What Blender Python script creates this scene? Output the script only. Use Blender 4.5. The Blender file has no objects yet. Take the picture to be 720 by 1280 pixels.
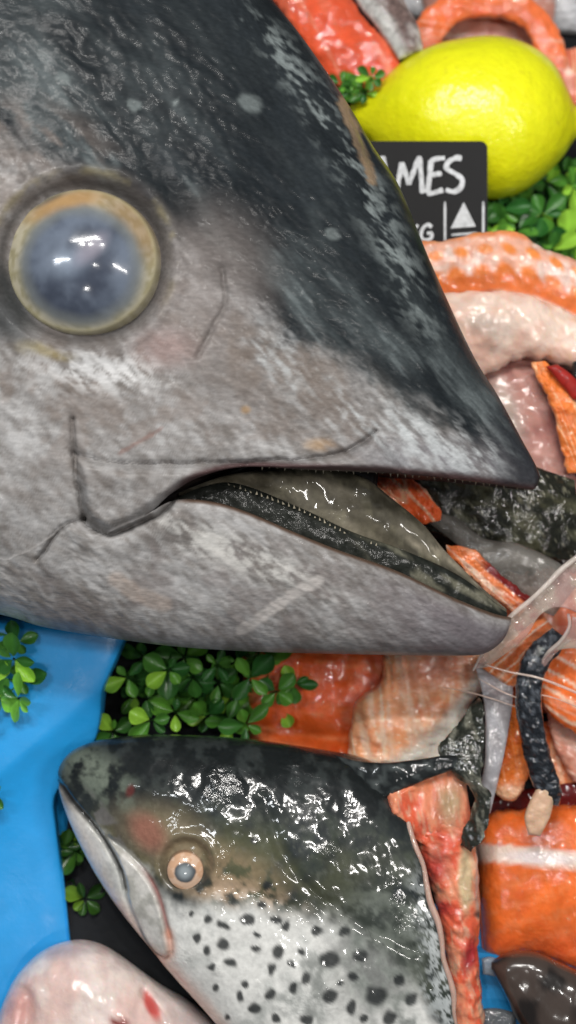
import bpy, math, random
import numpy as np
from mathutils import Vector
random.seed(4); RNG = np.random.RandomState(4)
S = 0.00025          # metres per photo pixel at the plane of the tuna
D = 2000.0           # camera distance in the same unit
TAU = math.radians(15)
CT, ST = math.cos(TAU), math.sin(TAU)
C = bpy.context.scene.collection

def world(x, y, w, wref=0.0):
    """x right, y down (640 = centre), w towards the viewer -> world metres, z up from the counter"""
    k = (D - wref) / D
    x = (np.asarray(x, float) - 360) * k; y = (640 - np.asarray(y, float)) * k; w = np.asarray(w, float) + 0 * x
    return np.stack([x, y * CT - w * ST, y * ST + w * CT], -1) * S

# ---------------------------------------------------------------- maths helpers
def ss(a, b, x):
    t = np.clip((x - a) / (b - a), 0, 1); return t * t * (3 - 2 * t)
def _hash(i, j, seed):
    n = (i * 374761393 + j * 668265263 + seed * 974634777) & 0x7fffffff
    n = ((n ^ (n >> 13)) * 1274126177) & 0x7fffffff
    return ((n ^ (n >> 16)) & 0xffff) / 65535.0
def vn(x, y, seed=0):
    xi = np.floor(x).astype(np.int64); yi = np.floor(y).astype(np.int64)
    fx = x - xi; fy = y - yi; fx = fx * fx * (3 - 2 * fx); fy = fy * fy * (3 - 2 * fy)
    a = _hash(xi, yi, seed); b = _hash(xi + 1, yi, seed); c = _hash(xi, yi + 1, seed); d = _hash(xi + 1, yi + 1, seed)
    return (a * (1 - fx) + b * fx) * (1 - fy) + (c * (1 - fx) + d * fx) * fy
def fbm(x, y, sc, o=4, seed=0, ang=0.0, an=1.0):
    """0..1 noise; sc = feature size in px, an = stretch along ang (degrees, photo frame)"""
    a = math.radians(ang); u = (x * math.cos(a) + y * math.sin(a)) / (sc * an); v = (-x * math.sin(a) + y * math.cos(a)) / sc
    r = 0; amp = 1; tot = 0
    for k in range(o):
        r = r + amp * vn(u + 17.3 * k, v - 9.1 * k, seed + k * 7); tot += amp; amp *= .55; u = u * 2.03; v = v * 2.03
    return r / tot
def crom(P, n, warp=0.0):
    P = np.array(P, float)
    if len(P) == 2: t = np.linspace(0, 1, 9)[:, None]; P = P[0] * (1 - t) + P[1] * t
    Q = np.vstack([2 * P[0] - P[1], P, 2 * P[-1] - P[-2]]); out = []
    for i in range(1, len(Q) - 2):
        t = np.linspace(0, 1, 24, endpoint=False)[:, None]
        p0, p1, p2, p3 = Q[i - 1], Q[i], Q[i + 1], Q[i + 2]
        out.append(.5 * ((2 * p1) + (-p0 + p2) * t + (2 * p0 - 5 * p1 + 4 * p2 - p3) * t ** 2 + (-p0 + 3 * p1 - 3 * p2 + p3) * t ** 3))
    out.append(P[-1:]); F = np.vstack(out)
    L = np.r_[0, np.cumsum(np.hypot(*np.diff(F[:, :2], axis=0).T))]; L /= L[-1]
    s = np.linspace(0, 1, n); s = s * (1 - warp) + warp * (1 - np.cos(np.pi * s)) / 2
    return np.stack([np.interp(s, L, F[:, k]) for k in range(F.shape[1])], 1), s
def pdist(x, y, P):
    d = np.full(np.shape(x), 1e9); P = np.array(P, float)
    for (ax, ay), (bx, by) in zip(P[:-1], P[1:]):
        ex, ey = bx - ax, by - ay; t = np.clip(((x - ax) * ex + (y - ay) * ey) / (ex * ex + ey * ey + 1e-9), 0, 1)
        d = np.minimum(d, np.hypot(x - ax - t * ex, y - ay - t * ey))
    return d
def inpoly(x, y, P):
    c = np.zeros(np.shape(x), bool); n = len(P)
    for i in range(n):
        (ax, ay), (bx, by) = P[i], P[(i + 1) % n]
        if ay == by: continue
        c ^= ((ay > y) != (by > y)) & (x < (bx - ax) * (y - ay) / (by - ay) + ax)
    return c
def sdf(x, y, P):
    d = pdist(x, y, list(P) + [P[0]]); return np.where(inpoly(x, y, P), d, -d)
def smooth(P, n=60): return [tuple(p) for p in crom(P, n)[0]]
def col(*c): return np.array(c, float)
def mix(a, b, m):
    m = np.asarray(m)[..., None]; return a * (1 - m) + b * m
def blob(x, y, cx, cy, rx, ry=None, ang=0, soft=.5):
    ry = ry or rx; a = math.radians(ang); dx, dy = x - cx, y - cy
    r = np.hypot((dx * math.cos(a) + dy * math.sin(a)) / rx, (-dx * math.sin(a) + dy * math.cos(a)) / ry)
    return 1 - ss(1 - soft, 1 + soft, r)

# ---------------------------------------------------------------- objects
def tag(o, label=None, cat=None, group=None, kind=None):
    for k, v in (('label', label), ('category', cat), ('group', group), ('kind', kind)):
        if v: o[k] = v
    return o
def thing(name, at, label, cat, group=None):
    o = bpy.data.objects.new(name, None); C.objects.link(o); o.empty_display_size = .01
    o.location = Vector(world(*at)); return tag(o, label, cat, group)
def mesh(name, V, F, mat, parent=None, P=None, colr=None, smooth_=True):
    """V world verts (n,3); F list of faces or (m,4) array"""
    V = np.asarray(V, float)
    if parent is not None: org = np.array(parent.matrix_world.translation if parent.type != 'EMPTY' else parent.location)
    else: org = np.array([V[:, 0].mean(), V[:, 1].mean(), V[:, 2].min()])
    if parent is not None and parent.parent is not None: org = org if parent.type != 'EMPTY' else org
    me = bpy.data.meshes.new(name)
    me.from_pydata([], [], []) 
    if isinstance(F, np.ndarray):
        n = len(F); k = F.shape[1]
        me.vertices.add(len(V)); me.loops.add(n * k); me.polygons.add(n)
        me.vertices.foreach_set('co', (V - org).ravel())
        me.loops.foreach_set('vertex_index', F.astype(np.int32).ravel())
        me.polygons.foreach_set('loop_start', np.arange(0, n * k, k, dtype=np.int32))
        me.polygons.foreach_set('loop_total', np.full(n, k, dtype=np.int32))
        me.update(calc_edges=True); me.validate()
    else:
        me.from_pydata([tuple(v) for v in V - org], [], [tuple(int(i) for i in f) for f in F])
    me.polygons.foreach_set('use_smooth', [smooth_] * len(me.polygons))
    if P is not None:
        a = me.attributes.new('P', 'FLOAT_VECTOR', 'POINT'); a.data.foreach_set('vector', np.asarray(P, float).ravel())
    if colr is not None:
        cc = np.ones((len(V), 4)); cc[:, :3] = np.clip(colr, 0, 1)
        a = me.attributes.new('Col', 'FLOAT_COLOR', 'POINT'); a.data.foreach_set('color', cc.ravel())
    me.materials.append(mat)
    o = bpy.data.objects.new(name, me); C.objects.link(o)
    if parent is None: o.location = org
    else: o.parent = parent; ORG[o.name] = org
    if parent is not None and parent.type != 'EMPTY' and parent.parent is None: pass
    return o
ORG = {}
def quads(nr, nc, close_r=False, off=0):
    r = np.arange(nr if close_r else nr - 1); c = np.arange(nc - 1); R, Q = np.meshgrid(r, c, indexing='ij'); R = R.ravel(); Q = Q.ravel(); R2 = (R + 1) % nr
    return np.stack([R * nc + Q, R * nc + Q + 1, R2 * nc + Q + 1, R2 * nc + Q], 1) + off

def slab(name, A, B, T, W, mat, parent=None, ns=60, nt=20, n=3.0, ends=(.12, .12), disp=None, color=None, bow=0.0, back=1.0,
         lump=0.0, lsc=30, tiltw=0.0, wref=None, seed=1, edge=0.0, warp=.35):
    """closed body between the two outline curves A and B, T half thickness (list over the length), W depth (list)"""
    if mat in (M['flesh'], M['pale']) and parent is None:
        T = [min(v * .62, 48) for v in (T if isinstance(T, (list, tuple)) else [T, T])]; edge = max(edge, 3.6); ns = max(ns, 130); nt = max(nt, 44); n = max(n, 3.2); lump = max(lump, 6)
    a, s = crom(A, ns, warp); b, _ = crom(B, ns, warp)
    T = np.interp(s, np.linspace(0, 1, len(T)), T) if isinstance(T, (list, tuple)) else np.full(ns, float(T))
    W = np.interp(s, np.linspace(0, 1, len(W)), W) if isinstance(W, (list, tuple)) else np.full(ns, float(W))
    if wref is None: wref = W.mean()
    e0, e1 = ends
    r = np.ones(ns)
    if e0: r = r * np.sqrt(np.clip(1 - (1 - np.clip(s / e0, 0, 1)) ** 2, 0, 1))
    if e1: r = r * np.sqrt(np.clip(1 - (1 - np.clip((1 - s) / e1, 0, 1)) ** 2, 0, 1))
    th = np.linspace(0, 2 * np.pi, 2 * nt, endpoint=False)
    tt = (1 - np.cos(th)) / 2; h = np.sign(np.sin(th)) * np.abs(np.sin(th)) ** (2 / n); h = np.where(h < 0, h * back, h)
    SS, TT = np.meshgrid(s, tt, indexing='ij'); HH = np.tile(h, (ns, 1))
    X = a[:, :1] + (b - a)[:, :1] * TT + bow * np.sin(np.pi * TT) * (SS ** 3 if bow else 0)
    Y = a[:, 1:2] + (b - a)[:, 1:2] * TT
    if edge:   # uneven outline
        m = np.abs(TT - .5) * 2; g = (fbm(X, Y, 11, 3, seed + 50) - .5) * 2 * edge * m ** 2
        dn = (b - a); L = np.hypot(*dn.T)[:, None] + 1e-6; X = X + g * dn[:, :1] / L * np.sign(TT - .5); Y = Y + g * dn[:, 1:2] / L * np.sign(TT - .5)
    Z = W[:, None] + tiltw * (TT - .5) + (T * r)[:, None] * HH
    fr = (HH > 0)
    rim = np.clip(np.abs(HH) * 1.5, 0, 1) * r[:, None]
    if lump: Z = Z + np.where(fr, 1, 0) * lump * 2 * (fbm(X, Y, lsc, 4, seed) - .5) * rim
    kk = (D - wref) / (D - Z); XF = 360 + (X - 360) * kk; YF = 640 + (Y - 640) * kk
    if disp is not None: Z = Z + np.where(fr, 1, 0) * disp(XF, YF, SS, TT) * np.clip(np.abs(HH) * 3, 0, 1)
    cc = color(XF, YF, SS, TT) if callable(color) else (np.broadcast_to(color, X.shape + (3,)) if color is not None else None)
    V = world(X, Y, Z, wref).reshape(-1, 3); P = np.stack([X, Y, Z], -1).reshape(-1, 3) / 100
    nc = 2 * nt; i = np.arange(ns - 1); j = np.arange(nc); I, J = np.meshgrid(i, j, indexing='ij'); I = I.ravel(); J = J.ravel(); J2 = (J + 1) % nc
    F = np.stack([I * nc + J, I * nc + J2, (I + 1) * nc + J2, (I + 1) * nc + J], 1)
    # end caps as quads across the ring
    k = np.arange(nt - 1) + 0
    cap0 = np.stack([k + 1, k, (-k) % nc, (-k - 1) % nc], 1); base = (ns - 1) * nc
    cap1 = np.stack([k, k + 1, (-k - 1) % nc, (-k) % nc], 1) + base
    cap0 = cap0[1:]; cap1 = cap1[1:]
    F = np.vstack([F, cap0, cap1])
    return mesh(name, V, F, mat, parent, P, None if cc is None else np.asarray(cc).reshape(-1, 3))

def tube(name, pts, r, mat, parent=None, n=8, wref=None, color=None, per=6):
    P, s = crom(pts, max(4, per * len(pts))); m = len(P)
    R = np.interp(s, np.linspace(0, 1, len(r)), r) if isinstance(r, (list, tuple)) else np.full(m, float(r))
    tg = np.gradient(P, axis=0); tg /= np.linalg.norm(tg, axis=1)[:, None] + 1e-9
    u = np.cross(tg, [0, 0, 1.]); u /= np.linalg.norm(u, axis=1)[:, None] + 1e-6; v = np.cross(tg, u)
    th = np.linspace(0, 2 * np.pi, n, endpoint=False)
    X = P[:, None, :] + R[:, None, None] * (np.cos(th)[None, :, None] * u[:, None] + np.sin(th)[None, :, None] * v[:, None])
    if wref is None: wref = P[:, 2].mean()
    V = world(X[..., 0], X[..., 1], X[..., 2], wref).reshape(-1, 3)
    F = [(i * n + j, i * n + (j + 1) % n, (i + 1) * n + (j + 1) % n, (i + 1) * n + j) for i in range(m - 1) for j in range(n)]
    F += [tuple(range(n)), tuple((m - 1) * n + j for j in reversed(range(n)))]
    cc = None if color is None else np.tile(color, (len(V), 1))
    return mesh(name, V, F, mat, parent, X.reshape(-1, 3) / 100, cc)

# ---------------------------------------------------------------- materials
def material(name, rough=.3, bumps=(), colvar=.15, colsc=6, base=None, sss=0, sssr=(1, .3, .15), sscale=.002, coat=0, coatr=.04, spec=.5,
             alpha=1.0, trans=0, roughvar=0.0, metallic=0, stretch=None, cluster=None):
    m = bpy.data.materials.new(name); m.use_nodes = True; nt = m.node_tree; N = nt.nodes; L = nt.links
    b = N['Principled BSDF']; at = N.new('ShaderNodeAttribute'); at.attribute_name = 'P'; at.attribute_type = 'GEOMETRY'
    vec = at.outputs['Vector']
    if stretch:
        mp = N.new('ShaderNodeMapping'); mp.inputs['Rotation'].default_value = (0, 0, math.radians(stretch[0])); mp.inputs['Scale'].default_value = (1 / stretch[1], 1, 1)
        L.new(vec, mp.inputs['Vector']); vec = mp.outputs['Vector']
    def noise(sc, det=3, dist=0):
        t = N.new('ShaderNodeTexNoise'); t.inputs['Scale'].default_value = sc; t.inputs['Detail'].default_value = det; t.inputs['Distortion'].default_value = dist
        L.new(vec, t.inputs['Vector']); return t.outputs['Fac']
    if base is None:
        c = N.new('ShaderNodeAttribute'); c.attribute_name = 'Col'; src = c.outputs['Color']
    else:
        c = N.new('ShaderNodeRGB'); c.outputs[0].default_value = (*base, 1); src = c.outputs[0]
    if colvar:
        mr = N.new('ShaderNodeMapRange'); mr.inputs['From Min'].default_value = .3; mr.inputs['From Max'].default_value = .7
        mr.inputs['To Min'].default_value = 1 - colvar; mr.inputs['To Max'].default_value = 1 + colvar
        L.new(noise(colsc, 5), mr.inputs['Value'])
        mx = N.new('ShaderNodeMix'); mx.data_type = 'RGBA'; mx.blend_type = 'MULTIPLY'; mx.inputs['Factor'].default_value = 1
        L.new(src, mx.inputs[6]); L.new(mr.outputs[0], mx.inputs[7]); src = mx.outputs[2]
    L.new(src, b.inputs['Base Color'])
    b.inputs['Roughness'].default_value = rough; b.inputs['Specular IOR Level'].default_value = spec; b.inputs['Metallic'].default_value = metallic
    if roughvar:
        mr = N.new('ShaderNodeMapRange'); mr.inputs['From Min'].default_value = .35; mr.inputs['From Max'].default_value = .65
        mr.inputs['To Min'].default_value = max(.03, rough - roughvar); mr.inputs['To Max'].default_value = rough + roughvar
        L.new(noise(3.1, 4), mr.inputs['Value']); L.new(mr.outputs[0], b.inputs['Roughness'])
    if sss:
        b.inputs['Subsurface Weight'].default_value = sss; b.inputs['Subsurface Radius'].default_value = sssr; b.inputs['Subsurface Scale'].default_value = sscale
    if coat: b.inputs['Coat Weight'].default_value = coat; b.inputs['Coat Roughness'].default_value = coatr
    if alpha < 1: b.inputs['Alpha'].default_value = alpha
    if trans: b.inputs['Transmission Weight'].default_value = trans
    prev = None
    for (sc, amp, *r) in bumps:
        bp = N.new('ShaderNodeBump'); bp.inputs['Strength'].default_value = 1; bp.inputs['Distance'].default_value = amp * S
        hsrc = noise(sc, r[0] if r else 3)
        if cluster:
            cm = N.new('ShaderNodeMapRange'); cm.interpolation_type = 'SMOOTHSTEP'; cm.inputs['From Min'].default_value = cluster[1]; cm.inputs['From Max'].default_value = cluster[2]
            cm.inputs['To Min'].default_value = cluster[3]; cm.inputs['To Max'].default_value = 1; L.new(noise(cluster[0], 2), cm.inputs['Value'])
            mm = N.new('ShaderNodeMath'); mm.operation = 'MULTIPLY'; L.new(hsrc, mm.inputs[0]); L.new(cm.outputs[0], mm.inputs[1]); hsrc = mm.outputs[0]
        L.new(hsrc, bp.inputs['Height'])
        if prev: L.new(prev, bp.inputs['Normal'])
        prev = bp.outputs['Normal']
    if prev:
        L.new(prev, b.inputs['Normal'])
        if coat: L.new(prev, b.inputs['Coat Normal'])
    return m

M = {}
M['tuna'] = material('tuna_skin', .4, ((12, .4), (30, .6, 4)), .16, 26, coat=.07, coatr=.1, roughvar=.08, stretch=(-35, 2.8), spec=.08, cluster=(1.6, .45, .64, .35))
M['gum'] = material('gum_skin', .4, ((9, 1.0), (24, .5)), .3, 14, coat=.25, coatr=.12, spec=.1)
M['eye'] = material('eye', .3, ((1.6, 2.2, 2), (12, .12)), .10, 5, coat=1, coatr=.11, spec=.1)
M['lining'] = material('mouth_lining', .45, ((5, 1.6), (18, .3)), .2, 12, coat=.5, coatr=.08, spec=.1, cluster=(2.2, .5, .62, .15))
M['tooth'] = material('tooth', .3, (), 0, base=(.45, .4, .3))
M['salmon_skin'] = material('salmon_skin', .42, ((9, 1.5, 2), (24, .8, 2)), .12, 16, coat=.8, coatr=.1, spec=.1, cluster=(1.5, .55, .66, .06))
M['flesh'] = material('salmon_flesh', .4, ((5, 2.4, 3), (20, .6)), .12, 7, sss=.35, coat=.9, coatr=.05, spec=.15, sscale=.003)
M['pale'] = material('pale_flesh', .4, ((4, 2.4, 3), (18, .6)), .1, 6, sss=.4, coat=.9, coatr=.06, spec=.15, sscale=.003)
M['dark_skin'] = material('dark_skin', .4, ((9, 3, 2), (26, .9, 2)), .35, 16, coat=1, coatr=.04, spec=.08)
M['membrane'] = material('membrane', .2, ((4, 3, 3), (16, .8)), .15, 6, coat=.8, coatr=.06, alpha=.6, spec=.4)
M['film'] = material('clear_membrane', .12, ((3, 4, 3), (14, .7)), .1, 5, coat=1, coatr=.04, alpha=.45, spec=.4)
M['lemon'] = material('lemon_peel', .32, ((19, 1.0, 2), (5, 2.0)), .05, 9, sss=.15, sssr=(1, .8, .2), coat=.35, coatr=.13, spec=.4)
M['blue'] = material('blue_plastic', .38, ((1.2, 2, 2), (14, .25), (40, .12)), .07, 2, base=(.02, .34, .78), spec=.5, roughvar=.1)
M['leaf'] = material('plastic_leaf', .35, ((9, .8),), .12, 7, spec=.35, coat=.2, coatr=.15)
M['stem'] = material('plastic_stem', .45, (), .1, base=(.03, .10, .025))
M['card'] = material('card_black', .6, ((30, .1),), .05, base=(.010, .010, .011), spec=.2)
M['chalk'] = material('chalk_paint', .6, (), .25, 12, base=(.62, .64, .66))
M['counter'] = material('counter_steel', .6, ((2, 3),), .2, 2, base=(.008, .009, .011), spec=.15)
M['ice'] = material('frosted_ice', .35, ((6, 10),), .15, 4, base=(.55, .56, .58), coat=.5)

# ---------------------------------------------------------------- counter
def counter():
    V = []; h = 345.
    for x, y in ((-4200, -9000), (4900, -9000), (4900, 3600), (-4200, 3600)):
        V.append(world(x, y, -h - (640 - y) * math.tan(TAU)))
    V = np.array(V); P = V / S / 100
    o = mesh('counter_surface', V, [(3, 2, 1, 0)], M['counter'], None, P, smooth_=False); tag(o, kind='structure')
counter()
def floorw(y): return -345. - (640 - y) * math.tan(TAU)

# ---------------------------------------------------------------- tuna head
YT = [(-420, -430), (-350, -400), (-150, -345), (0, -285), (150, -190), (270, -90), (337, 0), (381, 56), (431, 128), (464, 183), (498, 235), (536, 327), (588, 440), (621, 494), (650, 547), (664, 572), (671, 585), (675, 597)]
YB = [(-420, 640), (-200, 725), (0, 767), (56, 783), (139, 797), (222, 808), (311, 814), (420, 817), (520, 819), (585, 819), (606, 816), (622, 806), (633, 792), (639, 772)]
JU = [(-420, 470), (-200, 600), (0, 688), (45, 690), (80, 672), (105, 654), (122, 664), (140, 667), (170, 655), (200, 641), (225, 619), (258, 600), (308, 588), (388, 591), (489, 595), (561, 601), (640, 610), (664, 612), (671, 606), (675, 597)]
JL = [(200, 641), (229, 626), (272, 628), (315, 641), (366, 663), (417, 684), (489, 710), (561, 744), (610, 764), (639, 772)]
def curve_y(P):
    F = crom(P, 700)[0]; return lambda x: np.interp(x, F[:, 0], F[:, 1])
yt_f, yb_f, ju_f, jl_f = map(curve_y, (YT, YB, JU, JL))
CREASE = [([(90, 522), (91, 545), (92, 570), (95, 600), (99, 632), (102, 648)], 9, 2.6),
          ([(92, 566), (118, 575), (160, 580), (230, 579), (320, 576), (390, 573), (430, 564), (455, 552), (470, 538)], 8, 2.8),
          ([(102, 648), (114, 661), (138, 668), (170, 656), (200, 641), (215, 628)], 13, 3.2),
          ([(102, 649), (82, 656), (64, 675), (46, 700)], 8, 3.0),
          ([(276, 335), (281, 375), (268, 405), (246, 446)], 4, 3.5),
          ([(430, 120), (452, 170), (475, 235)], 4, 5)]
CREASE = [(smooth(p, 40), d, w) for p, d, w in CREASE]
EX, EY = 103, 326
def tuna_T(x): return np.interp(x, [-420, -150, 100, 300, 450, 560, 630, 665, 675], [235, 225, 205, 172, 130, 88, 52, 26, 6])
def prof(t, n): return np.clip(1 - np.abs(2 * np.clip(t, 0, 1) - 1) ** n, 0, 1) ** (1 / n)
def tuna_disp(x, y):
    d = np.zeros_like(x)
    xw = x + 5 * (fbm(x, y, 14, 3, 161) - .5); yw = y + 5 * (fbm(x, y, 14, 3, 162) - .5); vr = .62 + .5 * fbm(x, y, 40, 2, 163)
    for P, dep, w in CREASE:
        q = pdist(xw, yw, P) / vr; d -= dep * 1.1 * (np.exp(-(q / w) ** 2) + .35 * np.exp(-(q / (w * 4)) ** 2))
    # maxilla plate stands proud of the cheek
    plate = sdf(x, y, [(92, 568), (160, 581), (320, 578), (430, 566), (470, 540), (520, 600), (300, 590), (230, 614), (170, 656), (138, 668), (104, 652)])
    d += 16 * ss(-3, 16, plate) - 7 * ss(12, 60, plate); d += 5 * np.exp(-(pdist(x, y, [(60, 700), (84, 662), (108, 672), (160, 682), (220, 650)]) / 16) ** 2)
    r = np.hypot((x - EX) / 1.03, y - EY)
    d -= 24 * (1 - ss(86, 118, r)); d += 4 * np.exp(-((r - 117 - 8 * (fbm(x, y, 60, 2, 171) - .5)) / 12) ** 2)
    d += 9 * (fbm(x, y, 90, 3, 5, 35, 1.6) - .5) + 4.5 * (fbm(x, y, 16, 4, 6, 35, 2.2) - .5) + 2.2 * (fbm(x, y, 5, 2, 8, 35, 2.5) - .5)
    return d
def tuna_col(x, y, gx=None, gy=None):
    gx = x if gx is None else gx; gy = y if gy is None else gy
    n1 = fbm(x, y, 70, 5, 11, 35, 1.8); n2 = fbm(x, y, 18, 4, 12, 40, 2.4); n3 = fbm(x, y, 5, 3, 13, 40, 2.6); n4 = fbm(x, y, 30, 4, 21)
    L = np.interp(x, [-300, 0, 60, 130, 200, 270, 350, 430, 520, 600, 675], [140, 180, 208, 252, 305, 372, 436, 490, 542, 582, 610])
    q = y - L + (n1 - .5) * 110 + (n2 - .5) * 40 + (n3 - .5) * 30
    dark = col(.020, .025, .029); slate = col(.075, .09, .095); grey = col(.285, .272, .266); pale = col(.50, .495, .495); brown = col(.17, .135, .115)
    st = fbm(x, y, 8, 3, 14, 50, 6); st2 = fbm(x, y, 26, 3, 15, 48, 4)
    c = mix(dark * .7, slate * .72, ss(.35, .72, n1 * .35 + st2 * .65) * (.3 + .7 * ss(-330, -60, q))); c = mix(c, col(.15, .175, .18), ss(.56, .76, st * .6 + st2 * .4) * ss(-230, -30, q) * .6); c = mix(c, dark, ss(.58, .72, fbm(x, y, 34, 3, 16, 50, 3)) * .7)
    lo = mix(grey * col(.60, .575, .55), pale * .86, ss(.28, .74, n2 * .25 + n3 * .35 + n1 * .25 + st * .15))
    lo = mix(lo, brown, ss(.45, .66, n4) * .5 * (1 - ss(520, 660, y)))
    c = mix(c, lo, ss(-45, 40, q))
    c = mix(c, col(.15, .132, .122), blob(x, y, 330, 462, 150, 58, 16, .6) * (.45 + .4 * ss(.35, .65, n2)) * ss(-30, 30, q)); c = mix(c, col(.16, .155, .17), blob(x, y, 560, 585, 110, 34, 6, .6) * (.5 + .35 * ss(.35, .65, n2)))
    # silver frosting mixed with painted highlights along the edge of the dark back, frosting also on the brow near the snout ridge
    fr = np.exp(-((y - np.interp(x, [240, 330, 430, 520, 640], [352, 436, 505, 548, 585])) / 34) ** 2) * ss(250, 340, x) * (1 - ss(600, 660, x))
    c = mix(c, col(.50, .53, .54), fr * ss(.44, .64, n2 * .3 + n3 * .3 + st * .4) * .75)
    rid = np.exp(-((x - np.interp(y, [0, 56, 128, 235, 327, 440], [300, 345, 395, 455, 500, 545])) / 24) ** 2) * ss(-30, 60, y) * (1 - ss(330, 480, y))
    c = mix(c, col(.27, .31, .31), rid * ss(.46, .68, n2 * .4 + n3 * .6) * .7)
    # brown mottling behind the brow, tan cheek
    c = mix(c, col(.13, .11, .10), blob(x, y, 40, 175, 90, 42, 15, .6) * ss(.40, .62, n2) * .8)
    c = mix(c, col(.19, .165, .155), blob(x, y, 255, 355, 75, 85, 0, .6) * .65)
    c = mix(c, col(.165, .135, .115), blob(x, y, 355, 455, 120, 38, 22, .6) * .6 * ss(.3, .6, n4))
    c = mix(c, col(.62, .62, .62), blob(x, y, 120, 462, 75, 24, 8, .7) * ss(.34, .6, n3 * .6 + n2 * .4) * .85)  # pale slime on the cheek, with its silver glint painted in
    c = mix(c, col(.36, .22, .20), blob(x, y, 205, 435, 34, 22, 0, .8) * .4)
    # lower jaw turns purple grey towards the tip
    jaw = ss(0, 25, gy - np.where(gx > 200, jl_f(gx), 700))
    c = mix(c, col(.20, .175, .17), jaw * ss(.4, .65, n4) * .45); c = mix(c, col(.13, .115, .13), jaw * ss(400, 600, x) * .8)
    c = mix(c, col(.58, .57, .54), jaw * blob(x, y, 290, 690, 110, 18, 22, .8) * ss(.36, .6, n3 * .6 + n2 * .4) * .7)
    
    # upper jaw rim and snout tip
    jr = np.abs(gy - ju_f(gx)); c = mix(c, col(.075, .045, .045), (1 - ss(3, 9 + 5 * n2, jr)) * ss(190, 240, x))
    c = mix(c, col(.028, .03, .036), ss(600, 655, x + (n2 - .5) * 60) * (1 - ss(600, 615, y)) * .9)
    jr = np.abs(gy - jl_f(gx)); c = mix(c, col(.11, .07, .05), (1 - ss(2, 6, jr)) * ss(205, 240, x) * (gy > ju_f(gx)))
    # scars and marks
    d = pdist(x, y, smooth([(398, 726), (375, 738), (345, 757), (318, 778), (300, 788)])); c = mix(c, col(.47, .44, .42), (1 - ss(4, 9, d + 6 * (n3 - .5))) * .75)
    d = pdist(x, y, [(145, 724), (170, 742), (205, 756)]); c = mix(c, col(.42, .34, .29), (1 - ss(5, 14, d)) * .55)
    d = pdist(x, y, [(150, 566), (178, 550), (202, 535)]); c = mix(c, col(.22, .13, .11), (1 - ss(1, 4, d + 3 * (n3 - .5))) * .6)
    d = pdist(x, y, smooth([(428, 128), (448, 175), (466, 225)])); c = mix(c, col(.34, .24, .15), (1 - ss(3, 9, d + 8 * (n3 - .5))) * .8)
    c = mix(c, col(.42, .26, .12), blob(x + 12 * (n3 - .5), y, 398, 556, 14, 7, 0, .8) * .55); c = mix(c, col(.3, .19, .09), blob(x, y, 307, 512, 6, 5) * .7)
    for (a, b_, r) in ((78, 97, 10), (168, 133, 9), (312, 130, 15), (416, 293, 9), (220, 128, 4)):
        c = mix(c, col(.20, .23, .23), blob(x + 10 * (n3 - .5), y + 12 * (n2 - .5), a, b_, r, r * .7, 30, .4) * .55)
    for (a, b_) in ((215, 250), (480, 200), (330, 250)):
        c = mix(c, dark * .6, blob(x, y, a, b_, 45, 14, 40, .6) * .6)
    # skin fold round the eye: dark, with olive yellow rims
    r = np.hypot((x - EX) / 1.03, y - EY); an = np.arctan2(y - EY, x - EX)
    c = mix(c, col(.13, .115, .11), (1 - ss(104, 130, r + 18 * (n2 - .5))) * .5)
    c = mix(c, col(.035, .033, .035), np.exp(-((r - 98) / 6) ** 2) * .6)
    c = mix(c, col(.23, .20, .12), np.exp(-((r - 113) / 5) ** 2) * ss(.4, .65, n4) * .6 * (1 - ss(-.2, .8, an)))
    c = mix(c, col(.27, .22, .10), blob(x + 14 * (n3 - .5), y + 14 * (n2 - .5), 55, 438, 30, 7, 12, .7) * .7)
    c = mix(c, col(.03, .034, .036), blob(x, y, -5, 375, 38, 60, -40, .4) * .85)
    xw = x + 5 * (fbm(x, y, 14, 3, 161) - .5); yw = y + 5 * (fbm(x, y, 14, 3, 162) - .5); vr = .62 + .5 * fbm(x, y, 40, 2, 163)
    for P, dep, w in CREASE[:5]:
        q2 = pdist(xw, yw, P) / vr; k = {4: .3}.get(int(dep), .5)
        c = mix(c, col(.045, .038, .036), np.exp(-(q2 / (w * .8)) ** 2) * k)  # groove shade painted dark into the skin colour along each crease
    return c
TUNA = thing('tuna_head', (120, 640, -200), 'huge grey and black tuna head with cloudy blue eye and slightly open mouth', 'fish head')
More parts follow.
